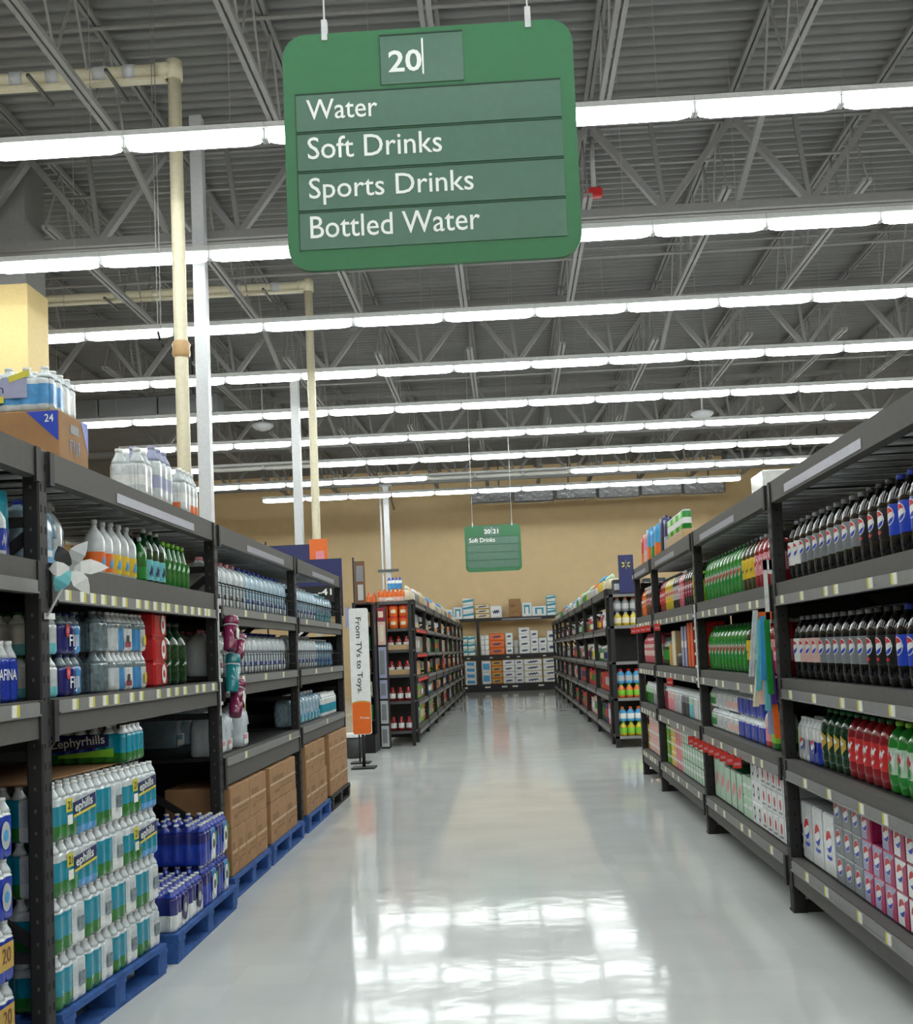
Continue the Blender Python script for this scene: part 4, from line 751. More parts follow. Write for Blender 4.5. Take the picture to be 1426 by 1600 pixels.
# on top of the left rack
FC = carton('fc', .52, .3, .19, 'cardboard', None, None, None, .004, 'cardboard_carton')
o = spawn(FC, (XL - .02 - .26, 4.24, 2.14), 0, 'tan carton with blue corner on top of the left rack', 'carton')
obj('blue_corner', MB().strips('blue', .135, .257, lambda u: .186 - .95 * (u - .135), lambda u: .187, 6, None, .0015).build('corner'), o)
obj('lettering', text('24', .035, .03, 'white_print', .01), o, (.205, -.003, .145)); obj('lettering', text('FIJI', .2, .07, 'navy', .01), o, (-.2, -.003, .03))
obj('side_lettering', text('FIJI', .1, .06, 'navy', .01), o, (.262, .1, .05), (0, 0, PI / 2)); obj('hand_hole', MB().box(.2595, .2612, .11, .2, .12, .155, 'black').build('hole'), o); obj('side_corner', MB().poly([(.2615, .22, .188), (.2615, .296, .188), (.2615, .296, .06)], 'blue').build('corner'), o)
SP = pack('sp', 6, 4, .07, .13, lambda s, t, z: 'film' if s == 4 or z > .85 or z < .2 else ('film_sky' if s == 0 or t < .5 else 'film_white'), 'pet_clear', 'white', 4, [('print_panel', cached('spp', lambda: MB().strips('lav', -.16, .12, lambda u: -.035, lambda u: .04, 4, None, .003, 0, .085).strips('tag_yellow', -.05, .03, lambda u: -.012, lambda u: .014, 2, None, .004, 0, .045).strips('tag_yellow', .05, .13, lambda u: .02 + .3 * (u - .05), lambda u: .045 + .3 * (u - .05), 3, None, .004, 0, .09).build('panel')), (0, 0, 0), (0, 0, 0), [('lettering', text('Splash', .13, .045, 'navy', 0), (-.1, -.005, .07))])], 'water_pack', .045)
spawn(SP, (XL - .02 - .24, 4.24, 2.331), 0, 'pale blue splash-print water pack on the tan carton', 'water pack')
obj('cardboard_sheet', MB().box(-.2, .2, 0, .3, 0, .03, 'cardboard').build('sheet'), None, (XL - .1, 4.8, 2.1415), (0, 0, LH), 'flat brown cardboard piece on top of the left rack', 'cardboard')
for i, (y, nx, d, hb, k, nm) in enumerate(((5.36, 2, .085, .16, 'pet_clear', 'small clear'), (5.64, 3, .09, .21, 'lav', 'tall lavender-tinted'), (6.1, 4, .075, .17, 'pet_clear', 'white-capped')) ):
    spawn(pack(('tp', i), nx, 2, d, hb, (lambda i: lambda s, t, z: ('lav' if i == 1 else 'film_white') if .3 < z < .6 else ('orange' if i == 2 and .12 < z < .3 and t > .4 else 'film'))(i), k, 'white' if i != 1 else 'lav', 2, (), 'water_pack', .075), (XL - .03, y, 2.14), LH, f'{nm} bottle pack on top of the left rack', 'water pack', 'bottle packs on top of the left rack')

# ------------------------------------------------------------------ left rack: jugs in bays two and three
def jugs(z, y, L, wh, back=.062): return row(-1, z, y, [(jug(b, c, l, st, w, h), n, f'{nm} on {wh}', 'jug', f'{nm}s on {wh}', dict(pitch=w + .003, depth=dp)) for b, c, l, st, w, h, n, nm, dp in L], back)
jugs(1.674, 6.53, [('jug', 'pink', 'white', 'char', .15, .29, 6, 'pink-capped water jug', 3), ('jug_blue', 'royal', 'white', 'blue', .15, .29, 9, 'blue-capped water jug', 3)], 'upper shelf, second left bay')
jugs(1.27, 6.53, [('jug', 'pink', 'white', 'crimson', .155, .27, 4, 'pink-labelled water jug', 3), ('jug', 'royal', 'white', 'blue', .155, .27, 10, 'blue-labelled water jug', 3)], 'middle shelf, second left bay')
jugs(.81, 6.55, [('jug', 'white', 'white', 'pink', .15, .26, 3, 'milky water jug with pink label', 1)], 'low shelf, second left bay')
row(-1, .81, 7.2, [(jug('jug', 'white', 'white', 'pink', .19, .28), 1, 'large milky jug with pink label on the low left shelf', 'jug', None)], .05)
for i in range(4): spawn(jug('jug_blue' if i < 2 else 'jug', 'white', 'white', 'teal', .26, .3), (XL - .5, 7.4 + .3 * i, .81), LH, f'big white container at the back of the low left shelf, {ORD[i]} from near', 'jug', 'big containers at the back')
jugs(1.674, 8.96, [('jug_blue', 'white', 'white', 'blue', .15, .28, 8, 'pale blue water jug', 3), ('pet_blue', 'aqua', 'aqua', 'teal', .15, .26, 6, 'clear aqua-labelled jug', 3)], 'upper shelf, third left bay')
jugs(1.27, 8.96, [('jug', 'white', 'white', 'royal', .15, .27, 8, 'white blue-labelled water jug', 3), ('pet_blue', 'white', 'sky', 'royal', .15, .25, 6, 'clear blue water jug', 3)], 'middle shelf, third left bay')
jugs(.82, 8.96, [('pet_blue', 'white', 'aqua', 'sky', .16, .25, 8, 'pale aqua water jug', 1)], 'low shelf, third left bay')
row(-1, .82, 10.35, [(six('aqp', 'film_white', 'teal'), 4, lambda i, s: f'teal and white bottle pack on the low left shelf, {ORD[i]} from near', 'bottle pack', 'teal packs low left')], .05)
# hanging things on the left uprights
def lathe_on(nm, prof, k, seg=12): return MB().lathe(prof, k, seg).build(nm)
for i, (px, py, k, ax, L, lab) in enumerate(((360, 990, 'tumbler_plum', .32, .2, 'large plum insulated tumbler hanging at the second left upright'), (374, 1010, 'tumbler_plum', .55, .15, 'small plum tumbler behind the large hanging one'), (363, 1052, 'tumbler_teal', .22, .22, 'teal insulated tumbler hanging below the plum ones'), (370, 1090, 'tumbler_plum', .5, .23, 'lowest plum tumbler hanging under the teal one'))):
    p = hit(px, py, 0, -1.585 + .012 * (i % 2) * (1 if i == 3 else -1)); R = .043 if i != 1 else .036
    t = obj('tumbler', lathe_on('tumbler', [(R * .8, -L / 2), (R * .86, -L / 2 + .01), (R, L * .22)], k), None, p, (-ax, 0, 0), lab, 'tumbler')
    obj('steel_ring', lathe_on('ring', [(R * 1.03, L * .2), (R * 1.03, L * .2 + .008)], 'silver'), t); obj('lid', lathe_on('lid', [(R * 1.0, L * .24), (R * 1.04, L * .3), (R * 1.02, L * .46), (R * .9, L / 2)], k), t)
    if i in (0, 3): obj('price_card', MB().box(R * .97, R * 1.02, -.03, .03, -.03, .03, 'tag_white').build('card'), t)
t = thing('clip_strip', 'white clip strip carrying the tumblers on the second left upright', 'clip strip', (XL + .004, 6.45, 1.05)); obj('strip', MB().box(0, .006, -.012, .012, 0, .66, 'film_white').build('strip'), t)
for q in range(5): obj('clip', cached('clip2', lambda: MB().box(.005, .016, -.012, .012, 0, .02, 'white').build('clip')), t, (0, 0, .06 + q * .13))
c = hit(113, 888, 0, -1.525); base = hit(74, 963, 0, -1.628)
t = thing('pinwheel', 'white flower pinwheel on a stick at the nearest left upright', 'pinwheel', base)
obj('clip', MB().box(-.0118, .004, 0, .06, -.01, .012, 'white').build('clip'), t)
v = c - base; obj('stick', MB().tube((0, 0, 0), tuple(v), .005, 'white', 6).build('stick'), t)
for q, (ang, k, ln) in enumerate(((0, 'white', .11), (62, 'silver', .1), (118, 'char', .085), (180, 'white', .07), (235, 'aqua', .09), (300, 'white', .1))):
    a = math.radians(ang); mb = MB(); n = 6
    dirv = Vector((math.cos(a), .3 * math.cos(a), math.sin(a))); side_ = Vector((-math.sin(a), -.3 * math.sin(a), math.cos(a)))
    pts = [(dirv * (ln * f) + side_ * (wd * .03) + Vector((0, -.02 * math.sin(f * 3), 0))) for f, wd in ((0, 0), (.3, .8), (.6, 1), (.85, .6), (1.08, 0), (.85, -.5), (.6, -.8), (.3, -.6))]
    b = len(mb.v); mb.v += [tuple(p + Vector((0, -.003, 0))) for p in pts] + [tuple(p) for p in pts]
    for f in ((0, 1, 7), (1, 2, 6, 7), (2, 3, 5, 6), (3, 4, 5)): mb.face([b + x for x in f], k); mb.face([b + 8 + x for x in reversed(f)], k)
    for x in range(8): mb.face((b + x, b + 8 + x, b + 8 + (x + 1) % 8, b + (x + 1) % 8), k)
    obj('petal', mb.build('petal'), t, tuple(v))
obj('hub', MB().lathe([(.012, -.01), (.012, .01)], 'silver', 8).build('hub'), t, tuple(v), (PI / 2, 0, 0))
# ------------------------------------------------------------------ far racks beyond the cross aisle
XR2, XL2 = 1.36, -1.43
R2Y = [16.05 + 2.44 * i for i in range(9)]; L2Y = [17.72 + 2.3 * i for i in range(9)]
Z2 = ((2.03, 2.13), (1.50, 1.60), (1.02, 1.12), (.6, .69), (.12, .2))
far = [dict(z=Z2[0]), dict(z=Z2[1], rail='low'), dict(z=Z2[2], rail='top'), dict(z=Z2[3], rail='low'), dict(z=Z2[4], rail='top')]
rack('far dark steel rack of juice and drinks on the right beyond the cross aisle', 1, XR2, R2Y, [far] * 8, .75, 2.14, False, 3)
ZL2 = ((2.08, 2.18), (1.69, 1.76), (1.3, 1.37), (.92, .99), (.55, .62), (.12, .22))
nearL = [dict(z=z, rail='low', kr='tag_red' if 0 < i < 4 else 'rail') for i, z in enumerate(ZL2)]; farL = [dict(z=ZL2[0]), dict(z=ZL2[1], rail='top'), dict(z=ZL2[2], rail='top'), dict(z=(.85, .99), rail='top'), dict(z=ZL2[4], rail='low'), dict(z=ZL2[5], rail='low')]
rack('far dark steel rack of snacks and drinks on the left beyond the cross aisle', -1, XL2, L2Y, [nearL] + [farL] * 7, .75, 2.19, False, 5)
CN = dict(white='white', grey='grey', silver='silver', char='black', navy='navy', blue='blue', sky='sky blue', teal='teal', aqua='aqua', green='green', dgreen='dark green', lime='lime', yellow='yellow', gold='gold', orange='orange', red='red', crimson='crimson', magenta='magenta', pink='pink', blush='pale pink', purple='purple', brown='brown', tan='tan', cream='cream', mint='mint', lav='lavender', red_liq='red', pink_liq='pink', orange_liq='orange', yellow_liq='yellow', green_pet='green', brown_liq='brown', cola='black')
def fbottle(k, lb, cp, H, R): return ('juice_bottle', cached(('fb', k, lb, cp, H, R), lambda: MB().lathe([(R * .9, 0, k), (R, .015, k), (R, H * .18, lb), (R, H * .55, k), (R * .93, H * .66, k), (R * .45, H * .84, cp), (R * .42, H, cp)], cp, 10, cy=R, sq=.2).build('juice_bottle')), [], (2 * R, 2 * R, H))
def fbox(k, f, w, d, h): return ('food_box', cached(('fx', k, f, w, d, h), lambda: MB().rbox(-w / 2, w / 2, 0, d, 0, h, k, .006).box(-w * .4, w * .4, -.002, 0, h * .3, h * .72, f).build('food_box')), [], (w, d, h))
def fpack(k, f, w, d, h): return ('wrapped_pack', cached(('fp', k, f, w, d, h), lambda: MB().rbox(-w / 2, w / 2, 0, d, 0, h * .7, f, .02, None, None, True, 2).lathe([(.035, h * .7, k), (.03, h * .85, k), (.014, h, 'white')], 'white', 8, -w * .3, .06).lathe([(.035, h * .7, k), (.03, h * .85, k), (.014, h, 'white')], 'white', 8, 0, .06).lathe([(.035, h * .7, k), (.03, h * .85, k), (.014, h, 'white')], 'white', 8, w * .3, .06).build('wrapped_pack')), [], (w, d, h))
def fill(side, xf, ys, levels, pal, nm, rnd, topz, heights):
    for bi in range(8):
        y0, y1 = ys[bi] + .06, ys[bi + 1] - .06
        for li, z in enumerate(levels):
            y = y0; cl = heights[li] - .03; num = 0
            while y < y1 - .12:
                kind = pal[li]; wdt = .26 if kind == 'pack' and bi < 4 else (.13, .15, .24, .3, .4, .45, .45, .5)[bi]
                if kind == 'bottle': wdt = (.12, .14, .19, .23, .28, .3, .32, .34)[bi]
                n = rnd.randint(2, 5) if bi < 4 else rnd.randint(1, 3); c = rnd.choice(PAL[li if side > 0 else 5 + li]); c2 = rnd.choice(('white', 'cream', 'silver', 'red', 'yellow', 'green', 'navy') if side > 0 else ('white', 'cream', 'silver', 'tan', 'grey', 'red', 'orange'))
                h = min(cl, {'bottle': .27, 'box': .3, 'pack': .25, 'bag': .27}[kind] * rnd.uniform(.8, 1.05)); h = round(h, 2)
                for _ in range(n):
                    if y + wdt > y1: break
                    if kind == 'bottle': P = fbottle(c, c2, 'white', h, round(wdt / 2 - .004, 3)); kn = 'bottle'
                    elif kind == 'bag': P = bag(c, c2, h - .03, round(wdt * .88 - .012, 3)); kn = 'bag'
                    elif kind == 'box': P = fbox(c, c2, round(wdt - .008, 3), .3, h); kn = 'box'
                    else: P = fpack(c, c2 if c2 != 'navy' else 'silver', round(wdt - .01, 3), .3, h); kn = 'pack'
                    where = 'rack top' if li == 0 else f'shelf {("one", "two", "three", "four", "five")[li - 1]}'
                    lab = f'{CN[c]} {kn} with {CN[c2]} front, {where}, {ORD[bi]} bay of {nm}, {ORD[num]} along'; num += 1
                    spawn(P, (xf + side * .07, y + wdt / 2, z), RH if side > 0 else LH, lab, kn, f'{CN[c]} {CN[c2]} {kn}s {where} bay {bi} {nm}'); y += wdt
                y += rnd.choice((.0, .0, .02, .1))
PAL = [('orange', 'green', 'mint', 'sky', 'white', 'orange'), ('cola', 'red', 'brown', 'silver', 'green', 'crimson'), ('grey', 'green', 'crimson', 'silver', 'brown', 'cream'), ('pink', 'blush', 'silver', 'lime', 'red', 'white', 'mint'), ('red', 'pink', 'green', 'navy', 'cream', 'blush', 'dgreen'),
       ('silver', 'cream', 'blush', 'white', 'sky'), ('tan', 'orange', 'cream', 'brown', 'silver'), ('tan', 'blush', 'cream', 'green', 'silver'), ('orange', 'blush', 'yellow', 'silver', 'green'), ('lime', 'blush', 'sky', 'tan', 'pink'), ('lime', 'orange', 'yellow', 'magenta', 'silver', 'tan')]
rnd = random.Random(77)
fill(1, XR2, R2Y, [2.13, 1.60, 1.12, .69, .2], ('pack', 'bottle', 'bottle', 'box', 'box'), 'far right rack', rnd, 2.13, (.4, .42, .36, .32, .38))
fill(-1, XL2, L2Y, [2.18, 1.76, 1.37, .99, .62, .22], ('pack', 'bag', 'box', 'bag', 'bottle', 'box'), 'far left rack', rnd, 2.18, (.4, .3, .3, .29, .28, .32))

# right end shelves facing the viewer
t = thing('end_shelf', 'dark end shelf unit facing the viewer at the far right rack', 'shelf unit', (XR2, 15.42, 0))
for x in (0, .86): obj('side_post', MB().box(x, x + .05, 0, .05, 0, 2.1, 'steel_dark').build('post'), t)
obj('dark_backing', MB().box(.0, .91, .5, .53, .1, 2.05, 'deck').build('back'), t)
for z in (.15, .65, 1.13, 1.61, 2.03):
    o = obj('shelf', MB().box(.0, .91, .0, .5, -.03, 0, 'steel_dark').build('shelf'), t, (0, 0, z)); obj('shelf_edge', MB().box(.05, .86, -.012, 0, -.035, .005, 'rail').build('edge'), o)
for x in (.02, .84): obj('foot', MB().box(x, x + .06, .02, .08, 0, .1, 'steel_dark').build('foot'), t)
EJ = lambda k, l, c: fbottle(k, l, c, .19, .05)
for (z, rows_) in ((.152, (('yellow_liq', 'lime', 'lime'), ('sky', 'white', 'orange'))), (.652, (('orange_liq', 'lime', 'lime'), ('sky', 'silver', 'red'))), (1.612, (('yellow_liq', 'cream', 'silver'), ('grey', 'silver', 'orange')))):
    for s, (k, l, c) in enumerate(rows_):
        for i in range(7):
            kk = k if i < 3 else ('lime_liq' if s == 0 else 'orange_liq'); P = EJ(kk, l, c)
            sh = {.152: 'lowest', .652: 'second', 1.612: 'upper'}[z]
            spawn(P, (XR2 + .11 + .105 * i, 15.45, z + s * .192), 0, f'{CN.get(kk, "lime")} juice bottle, {("lower", "upper")[s]} tier, {sh} right end shelf, {ORD[i]} from left', 'bottle', f'{kk} juice tier {s} {sh} end shelf right')
for i in range(4): spawn(fbox('char', 'silver', .1, .25, .2), (XR2 + .12 + .2 * i, 15.5, 2.032), 0, f'dark box on top of the right end shelf, {ORD[i]} from the left', 'box', 'dark boxes on the right end shelf')
t = thing('spark_sign', 'navy sign with yellow spark emblem on the right end shelf', 'sign', (1.60, 15.38, 2.04))
obj('board', MB().rbox(-.1, .1, 0, .02, 0, .51, 'navy', .004).build('board'), t)
for i in range(6):
    a = math.radians(60 * i + 90); obj('spark_ray', MB().bar((.022 * math.cos(a), -.003, .022 * math.sin(a)), (.06 * math.cos(a), -.003, .06 * math.sin(a)), .004, .018, 'tag_yellow').build('ray'), t, (0, 0, .38))

# left end shelves with tubs and red bottles
t = thing('end_shelf', 'dark end shelf unit of red bottles at the far left rack', 'shelf unit', (-1.98, 17.05, 0))
for x in (0, .5): obj('side_post', MB().box(x, x + .05, 0, .05, 0, 2.12, 'steel_dark').build('post'), t)
obj('dark_backing', MB().box(0, .55, .5, .53, .1, 2.1, 'deck').build('back'), t)
for z in (.22, .66, 1.05, 1.42, 1.735, 2.14): o = obj('shelf', MB().box(.0, .55, .055, .5, -.03, 0, 'steel_dark').build('shelf'), t, (0, 0, z)); obj('shelf_edge', MB().box(.05, .5, .03, .055, -.04, .003, 'steel').build('edge'), o)
tub = ('drink_tub', cached('tub', lambda: MB().lathe([(.06, 0), (.066, .01), (.07, .14), (.07, .15)], 'orange', 14, cy=.07).build('tub')), [('lid', cached('tublid', lambda: MB().lathe([(.073, .15), (.074, .155), (.074, .17), (.06, .175)], 'red', 14, cy=.07).build('lid'))), ('label', cached('tublab', lambda: MB().strips('cream', -.04, .04, lambda u: -.025, lambda u: .025, 6, .07, .001, .07, .08).build('label')))], (.14, .14, .175))
for s in range(2):
    for i in range(3): spawn(tub, (-1.98 + .125 + .15 * i, 17.12, 1.737) if s == 0 else (-1.98 + .125 + .15 * i, 17.13, 1.737 + .177), 0, f'orange drink tub, {("lower", "upper")[s]} row, {("left", "middle", "right")[i]} on the left end shelf', 'tub', 'orange drink tubs')
rb = fbottle('red_liq', 'white', 'red', .2, .045)
for li, z in enumerate((.22, .66, 1.05, 1.42)):
    wh = ("lowest", "second", "third", "fourth")[li]
    for i in range(4): spawn(rb, (-1.98 + .1 + .115 * i, 17.2, z + .002), 0, f'red sports drink bottle, {ORD[i]} along the {wh} left end shelf', 'bottle', 'red bottles on the left end shelf')
    if li > 1: spawn(carton('rt', .46, .03, .075, 'tan', 'tan', None, None, .002, 'cardboard_tray'), (-1.98 + .275, 17.14, z), 0, f'tan tray front before the red bottles on the {wh} end shelf', 'tray', 'tan trays on the left end shelf')
# packs on top of the left end shelf
OP = pack('op', 6, 3, .066, .14, lambda s, t, z: 'orange' if z > .45 else 'blush', 'orange_liq', 'orange', 2, [('price_card', cached('opc', lambda: panel(.1, .03, -.02, .04, 'tag_white', -.004).build('card')))], 'bottle_pack')
spawn(OP, (-1.73, 17.14, 2.141), 0, 'orange sports drink pack with white card on the left end shelf', 'bottle pack')
spawn(pack('ob', 4, 2, .055, .13, lambda s, t, z: 'film_sky' if z < .7 else 'film_white', 'film_blue', 'royal', 2, (), 'bottle_pack'), (-1.67, 17.16, 2.33), 0, 'blue capped bottle pack on top of the orange pack', 'bottle pack')
for i in range(3): spawn(fbottle('orange_liq', 'orange', 'red', .17, .035), (-2.15 + .08 * i, 17.2, 2.122), 0, f'small orange bottle left of the orange pack, {ORD[i]} from the left', 'bottle', 'small orange bottles on the end shelf')
obj('end_shelf_extension', MB().box(-2.25, -1.99, 17.1, 17.5, 2.09, 2.12, 'steel_dark').box(-2.25, -2.21, 17.1, 17.14, 0, 2.09, 'steel_dark').box(-2.25, -2.21, 17.46, 17.5, 0, 2.09, 'steel_dark').build('ledge'), None, label='dark side ledge holding small orange bottles left of the end shelf', cat='ledge')
# magazine-like wing display and black cabinet
t = thing('wing_display', 'narrow display of pale cards beside the red bottles', 'display', (-1.83, 16.72, 0))
obj('frame', MB().box(-.07, .05, .0, .24, .0, 2.06, 'steel_dark').build('frame'), t)
for i, (k, z0, z1) in enumerate((('crimson', 1.85, 2.04), ('blush', 1.5, 1.84), ('lav', 1.02, 1.47), ('lav', .72, .99), ('silver', .36, .69), ('silver', .03, .33))): obj('card_panel', MB().box(-.065, .045, -.012, 0, z0, z1, k).box(-.05, .02, -.014, -.011, z0 + .05, z1 - .05, 'cream' if i < 2 else 'grey').build('card'), t)
t = thing('display_cabinet', 'black open display cabinet behind the white banner', 'cabinet', (-2.02, 16.05, 0))
obj('body', MB().box(-.15, -.12, 0, .6, 0, 2.1, 'black').box(-.15, .11, .57, .6, 0, 2.1, 'black').box(-.12, .11, 0, .57, 0, .25, 'black').box(-.12, .11, 0, .57, 2.07, 2.1, 'black').box(.08, .11, 0.3, .57, .25, 2.07, 'black').build('body'), t)
for i in range(5):
    z = .45 + .33 * i; s_ = obj('shelf', MB().box(-.12, .08, .0, .57, z - .012, z, 'char').build('shelf'), t)
    for j in range(2): spawn(fbox(('tan', 'green', 'cream', 'brown', 'dgreen')[(i + j) % 5], 'char', .15, .1, .2), (-2.02 - .02, 16.08 + .28 * j, z + .002), 0, f'small dim box in the black cabinet, shelf {("one", "two", "three", "four", "five")[i]}, {("front", "back")[j]}', 'box', 'dim boxes in the black cabinet')
# white and orange banner
BY = 13.9; W2 = .232; t = thing('banner_sign', 'tall white banner with orange base reading from TVs to toys', 'sign', (-1.805, BY, 0))
def banner():
    mb = MB(); r = .03; pts = []; z0, z1, x = .41, 1.93, W2 / 2
    for cx, cz, a0 in ((x - r, z0 + r, -90), (x - r, z1 - r, 0), (-x + r, z1 - r, 90), (-x + r, z0 + r, 180)):
        for i in range(5): a = math.radians(a0 + 22.5 * i); pts.append((cx + r * math.cos(a), cz + r * math.sin(a)))
    mb.poly([(a, -.012, b) for a, b in pts], 'white'); mb.poly([(a, .012, b) for a, b in reversed(pts)], 'white')
    for (a, b), (c, d) in zip(pts, pts[1:] + pts[:1]): mb.poly([(a, -.012, b), (a, .012, b), (c, .012, d), (c, -.012, d)], 'silver')
    return mb.build('banner')
obj('panel', banner(), t, (0, 0, 0), (0, 0, 0))
o = obj('orange_base', MB().strips('orange', -W2 / 2 + .004, W2 / 2 - .004, lambda u: .415 + (.025 - math.sqrt(max(0, .025 ** 2 - max(0, abs(u) - W2 / 2 + .03) ** 2))), lambda u: .80 - 1.6 * u * u, 12, None, .0135).build('base'), t); obj('orange_rim', MB().strips('gold', -W2 / 2 + .004, W2 / 2 - .004, lambda u: .80 - 1.6 * u * u, lambda u: .815 - 1.6 * u * u, 12, None, .0135).build('rim'), t)
obj('lettering', text('From TVs to Toys.', .92, .085, 'char', .008), t, (-.035, -.016, 1.82), (0, PI / 2, 0)); obj('lettering', text('Pickup', .11, .03, 'white_print', .015), t, (-.02, -.016, .60)); obj('bracket', MB().box(-.16, -.1, -.01, .01, 1.7, 1.95, 'lav').build('bracket'), t)
obj('stand_pole', MB().tube((0, .035, 0.02), (0, .035, 1.9), .02, 'steel_dark', 8).build('pole'), t); obj('stand_base', MB().box(-.14, .14, -.1, .2, 0, .02, 'steel_dark').build('base'), t)
t = thing('waste_bin', 'small dark bin with white rim by the left aisle end', 'bin', (-2.12, 15.4, 0)); obj('bin_body', MB().lathe([(.1, 0), (.11, .02), (.14, .28)], 'char', 14).build('bin'), t); obj('rim', MB().lathe([(.15, .28), (.155, .3), (.15, .33), (.12, .33)], 'white', 14).build('rim'), t)
# signs over the cross aisle at the left
def card_sign(lab, x, y, z0, z1, w_, k, parts, pole=True):
    t = thing('price_sign', lab, 'sign', (x, y, 0)); obj('board', MB().box(-w_ / 2, w_ / 2, -.008, .008, z0, z1, k).build('board'), t)
    if pole: obj('pole', MB().tube((-w_ / 2 - .015, 0, .02), (-w_ / 2 - .015, 0, z1 + .06), .012, 'steel_dark', 6).tube((-w_ / 2 - .015, 0, z1), (w_ / 2, 0, z1), .008, 'steel_dark', 6).build('pole'), t); obj('base', MB().box(-w_ / 2 - .12, .05, -.12, .12, 0, .02, 'steel_dark').build('base'), t)
    for p in parts: obj(*p[:2], t, *p[2:])
card_sign('navy price sign with orange card rising above the left rack', -2.50, 13.2, 2.2, 2.66, .5, 'navy', [('orange_card', MB().box(.25, .46, -.03, -.015, 2.32, 2.72, 'orange').box(.32, .42, -.034, -.03, 2.45, 2.58, 'pink').build('card'))])
card_sign('navy price sign reading 2 and 41 at the left rack end', -2.05, 12.6, 1.8, 2.43, .5, 'navy', [('black_lower_board', MB().box(-.25, .25, -.012, -.008, 1.8, 2.14, 'black').build('lower')), ('lettering', text('2', .11, .16, 'white_print', .02), (-.1, -.015, 1.9)), ('lettering', text('-41', .15, .07, 'white_print', .02), (-.02, -.015, 2.04))])
card_sign('brown framed hanging card sign by the banner top', -1.86, 14.6, 2.02, 2.55, .13, 'brown', [('card', MB().box(-.045, .045, -.012, -.008, 2.3, 2.5, 'grey').box(-.03, .04, -.012, -.008, 2.06, 2.26, 'silver').build('card'))])

# ------------------------------------------------------------------ back rack of paper goods
BK = 38.0
t = thing('steel_rack', 'dark steel rack of paper goods across the aisle end', 'rack', (-.1, BK, 0))
for x in (-2.3, -1.0, 1.62, 3.2): obj('upright', MB().box(-.05, .05, 0, .08, 0, 2.42, 'steel_dark').build('upright'), t, (x + .1, 0, 0))
for x0, x1 in ((-2.25, -1.05), (-.95, 1.57), (1.67, 3.15)):
    for z0, z1 in ((2.32, 2.42), (1.06, 1.2), (.0, .24)):
        obj('beam', MB().box(x0 + .1, x1 + .1, .0, .05, z0, z1, 'steel_dark').build('beam'), t); obj('shelf_deck', MB().box(x0 + .1, x1 + .1, .05, .8, z1 - .03, z1, 'deck').build('deck'), t)
obj('label_strip', MB().box(-.1, 1.2, -.006, 0, 2.34, 2.38, 'strip').build('strip'), t)
for i, x in enumerate((-1.5, -.75, -.2, .15, 1.0)): obj('price_tag', cached('bkt', lambda: MB().box(-.09, .09, -.008, 0, 0, .05, 'tag_white').build('tag')), t, (x + .1, 0, .13)); obj('price_tag', cached('bkt2', lambda: MB().box(-.05, .05, -.008, 0, 0, .035, 'tag_white').build('tag')), t, (x + .25, 0, 1.1))
def paper(body, emb, w_, h, front=None): return carton('pp', w_, .35, h, body, front, emb, None, .02, 'paper_pack')
def pk(x0, x1, z, tiers, h, body, emb, nm, front=None, back=.08, rowk='paper packs'):
    for s in range(tiers): spawn(paper(body, emb, round(x1 - x0 - .01, 3), h, front), ((x0 + x1) / 2, BK + back, z + s * (h + .002)), 0, f'{nm}' + (f', tier {("one", "two", "three", "four")[s]}' if tiers > 1 else ''), 'paper pack', rowk)
px = lambda x: hit(x, 1020, 1, BK)[0]
zt = 2.422
pk(px(697), px(709), zt, 1, .34, 'white', 'bluepatch', 'small blue and white paper pack at the left of the back rack top')
pk(px(710), px(725), zt, 1, .42, 'white', 'tealarch', 'white paper pack with teal arch on the back rack top, left')
pk(px(725), px(743), zt, 3, .225, 'white', 'tealwave', 'white and teal paper pack in the tallest top stack')
pk(px(744), px(768), zt, 3, .155, 'gold', 'script', 'orange and white paper pack on the back rack top', 'cream')
pk(px(768), px(787), zt, 1, .4, 'white', 'script', 'white paper pack with navy script on the back rack top')
pk(px(798), px(817), zt, 1, .6, 'cardboard', 'ship', 'brown carton on top of the back rack')
pk(px(818), px(834), zt, 1, .47, 'white', 'tealarch', 'white paper pack with teal arch right of the brown carton')
pk(px(834), px(857), zt, 1, .34, 'white', 'tealarch', 'wide white and teal paper pack on the back rack top')
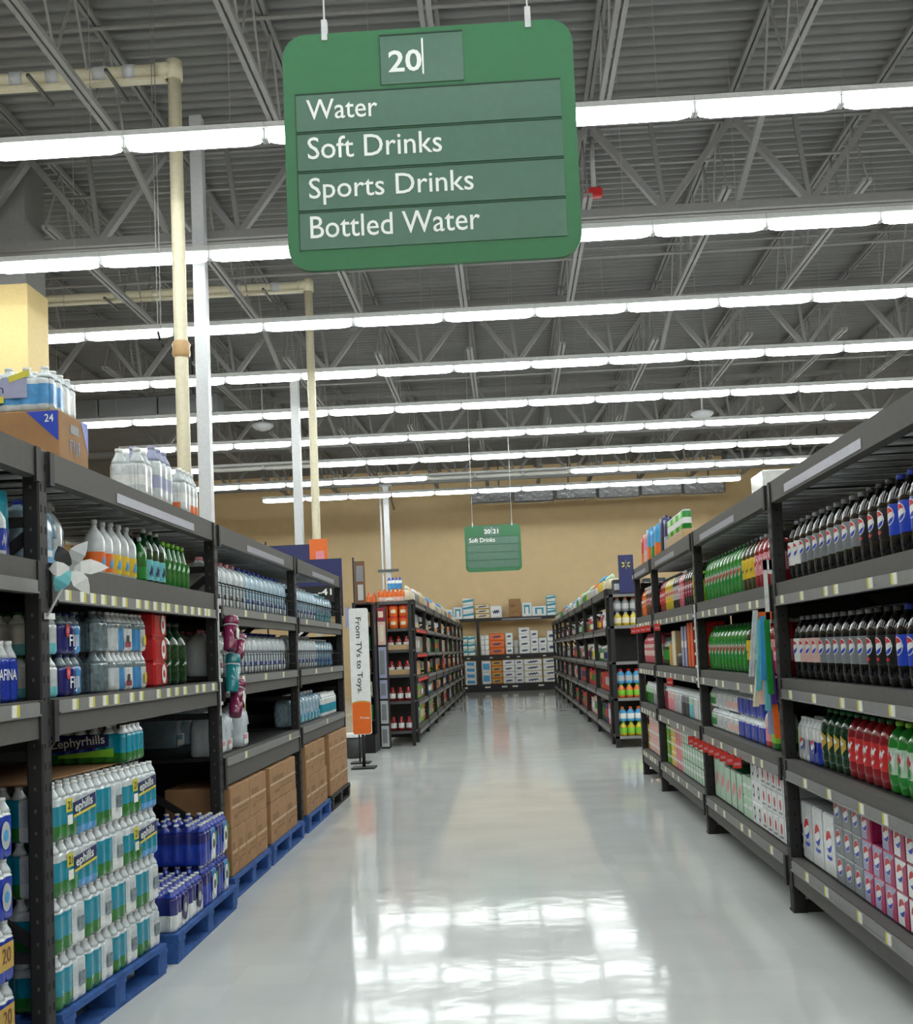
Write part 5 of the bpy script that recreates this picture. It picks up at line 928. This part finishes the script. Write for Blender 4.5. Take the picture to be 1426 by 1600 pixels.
pk(px(857), px(872), zt, 3, .225, 'aqua', 'tealwave', 'aqua and teal paper pack at the right of the back rack top', 'white')
zm = 1.202
for i in range(3): pk(px(707 + 12 * i), px(719 + 12 * i), zm, 3, .22, 'mint', 'tealwave', f'teal and white roll pack on the middle back shelf, {("left", "centre", "right")[i]} column', 'white')
for i in range(2): pk(px(751 + 6.8 * i), px(757.8 + 6.8 * i), zm, 4, .165, 'white', None, f'small white pack, {("left", "right")[i]} column by the back upright')
pk(px(765), px(789), zm, 3, .235, 'orange', 'script', 'orange paper pack with navy script on the middle back shelf')
pk(px(790), px(802), zm, 3, .235, 'white', 'script', 'white pack right of the orange ones on the middle back shelf')
pk(px(803), px(810), zm, 2, .23, 'silver', None, 'narrow silver pack on the middle back shelf')
pk(px(811), px(829), zm, 4, .215, 'white', 'script', 'white pack in the tallest middle shelf stack')
pk(px(829), px(842), zm, 3, .25, 'white', 'script', 'white pack in the stack right of the tallest, middle back shelf')
pk(px(842), px(855), zm, 2, .25, 'white', 'script', 'white pack in the low stack of two, middle back shelf')
pk(px(855), px(870), zm, 2, .37, 'silver', 'script', 'large silver pack at the right of the middle back shelf', 'white')
zb = .242
pk(px(711), px(724), zb, 3, .23, 'white', 'band', 'white and red small pack at the lower left of the back rack', 'blush')
pk(px(725), px(743), zb, 4, .195, 'white', 'bluepatch', 'blue and white pack left of the lower back upright')
pk(px(751), px(766), zb, 2, .39, 'white', 'bluepatch', 'large blue and white pack right of the lower back upright')
pk(px(766), px(784), zb, 4, .195, 'orange', 'script', 'orange and navy pack on the lower back shelf', 'gold')
pk(px(784), px(803), zb, 4, .195, 'white', 'script', 'white pack with navy script right of the orange, lower back shelf')
pk(px(803), px(817), zb, 4, .195, 'white', 'script', 'narrow white pack with navy script, lower back shelf')
pk(px(817), px(846), zb, 4, .195, 'cream', 'script', 'wide white pack with orange edge, lower back shelf centre', 'white')
pk(px(847), px(871), zb, 4, .195, 'cream', 'script', 'wide white pack with orange edge, lower back shelf right end', 'white')
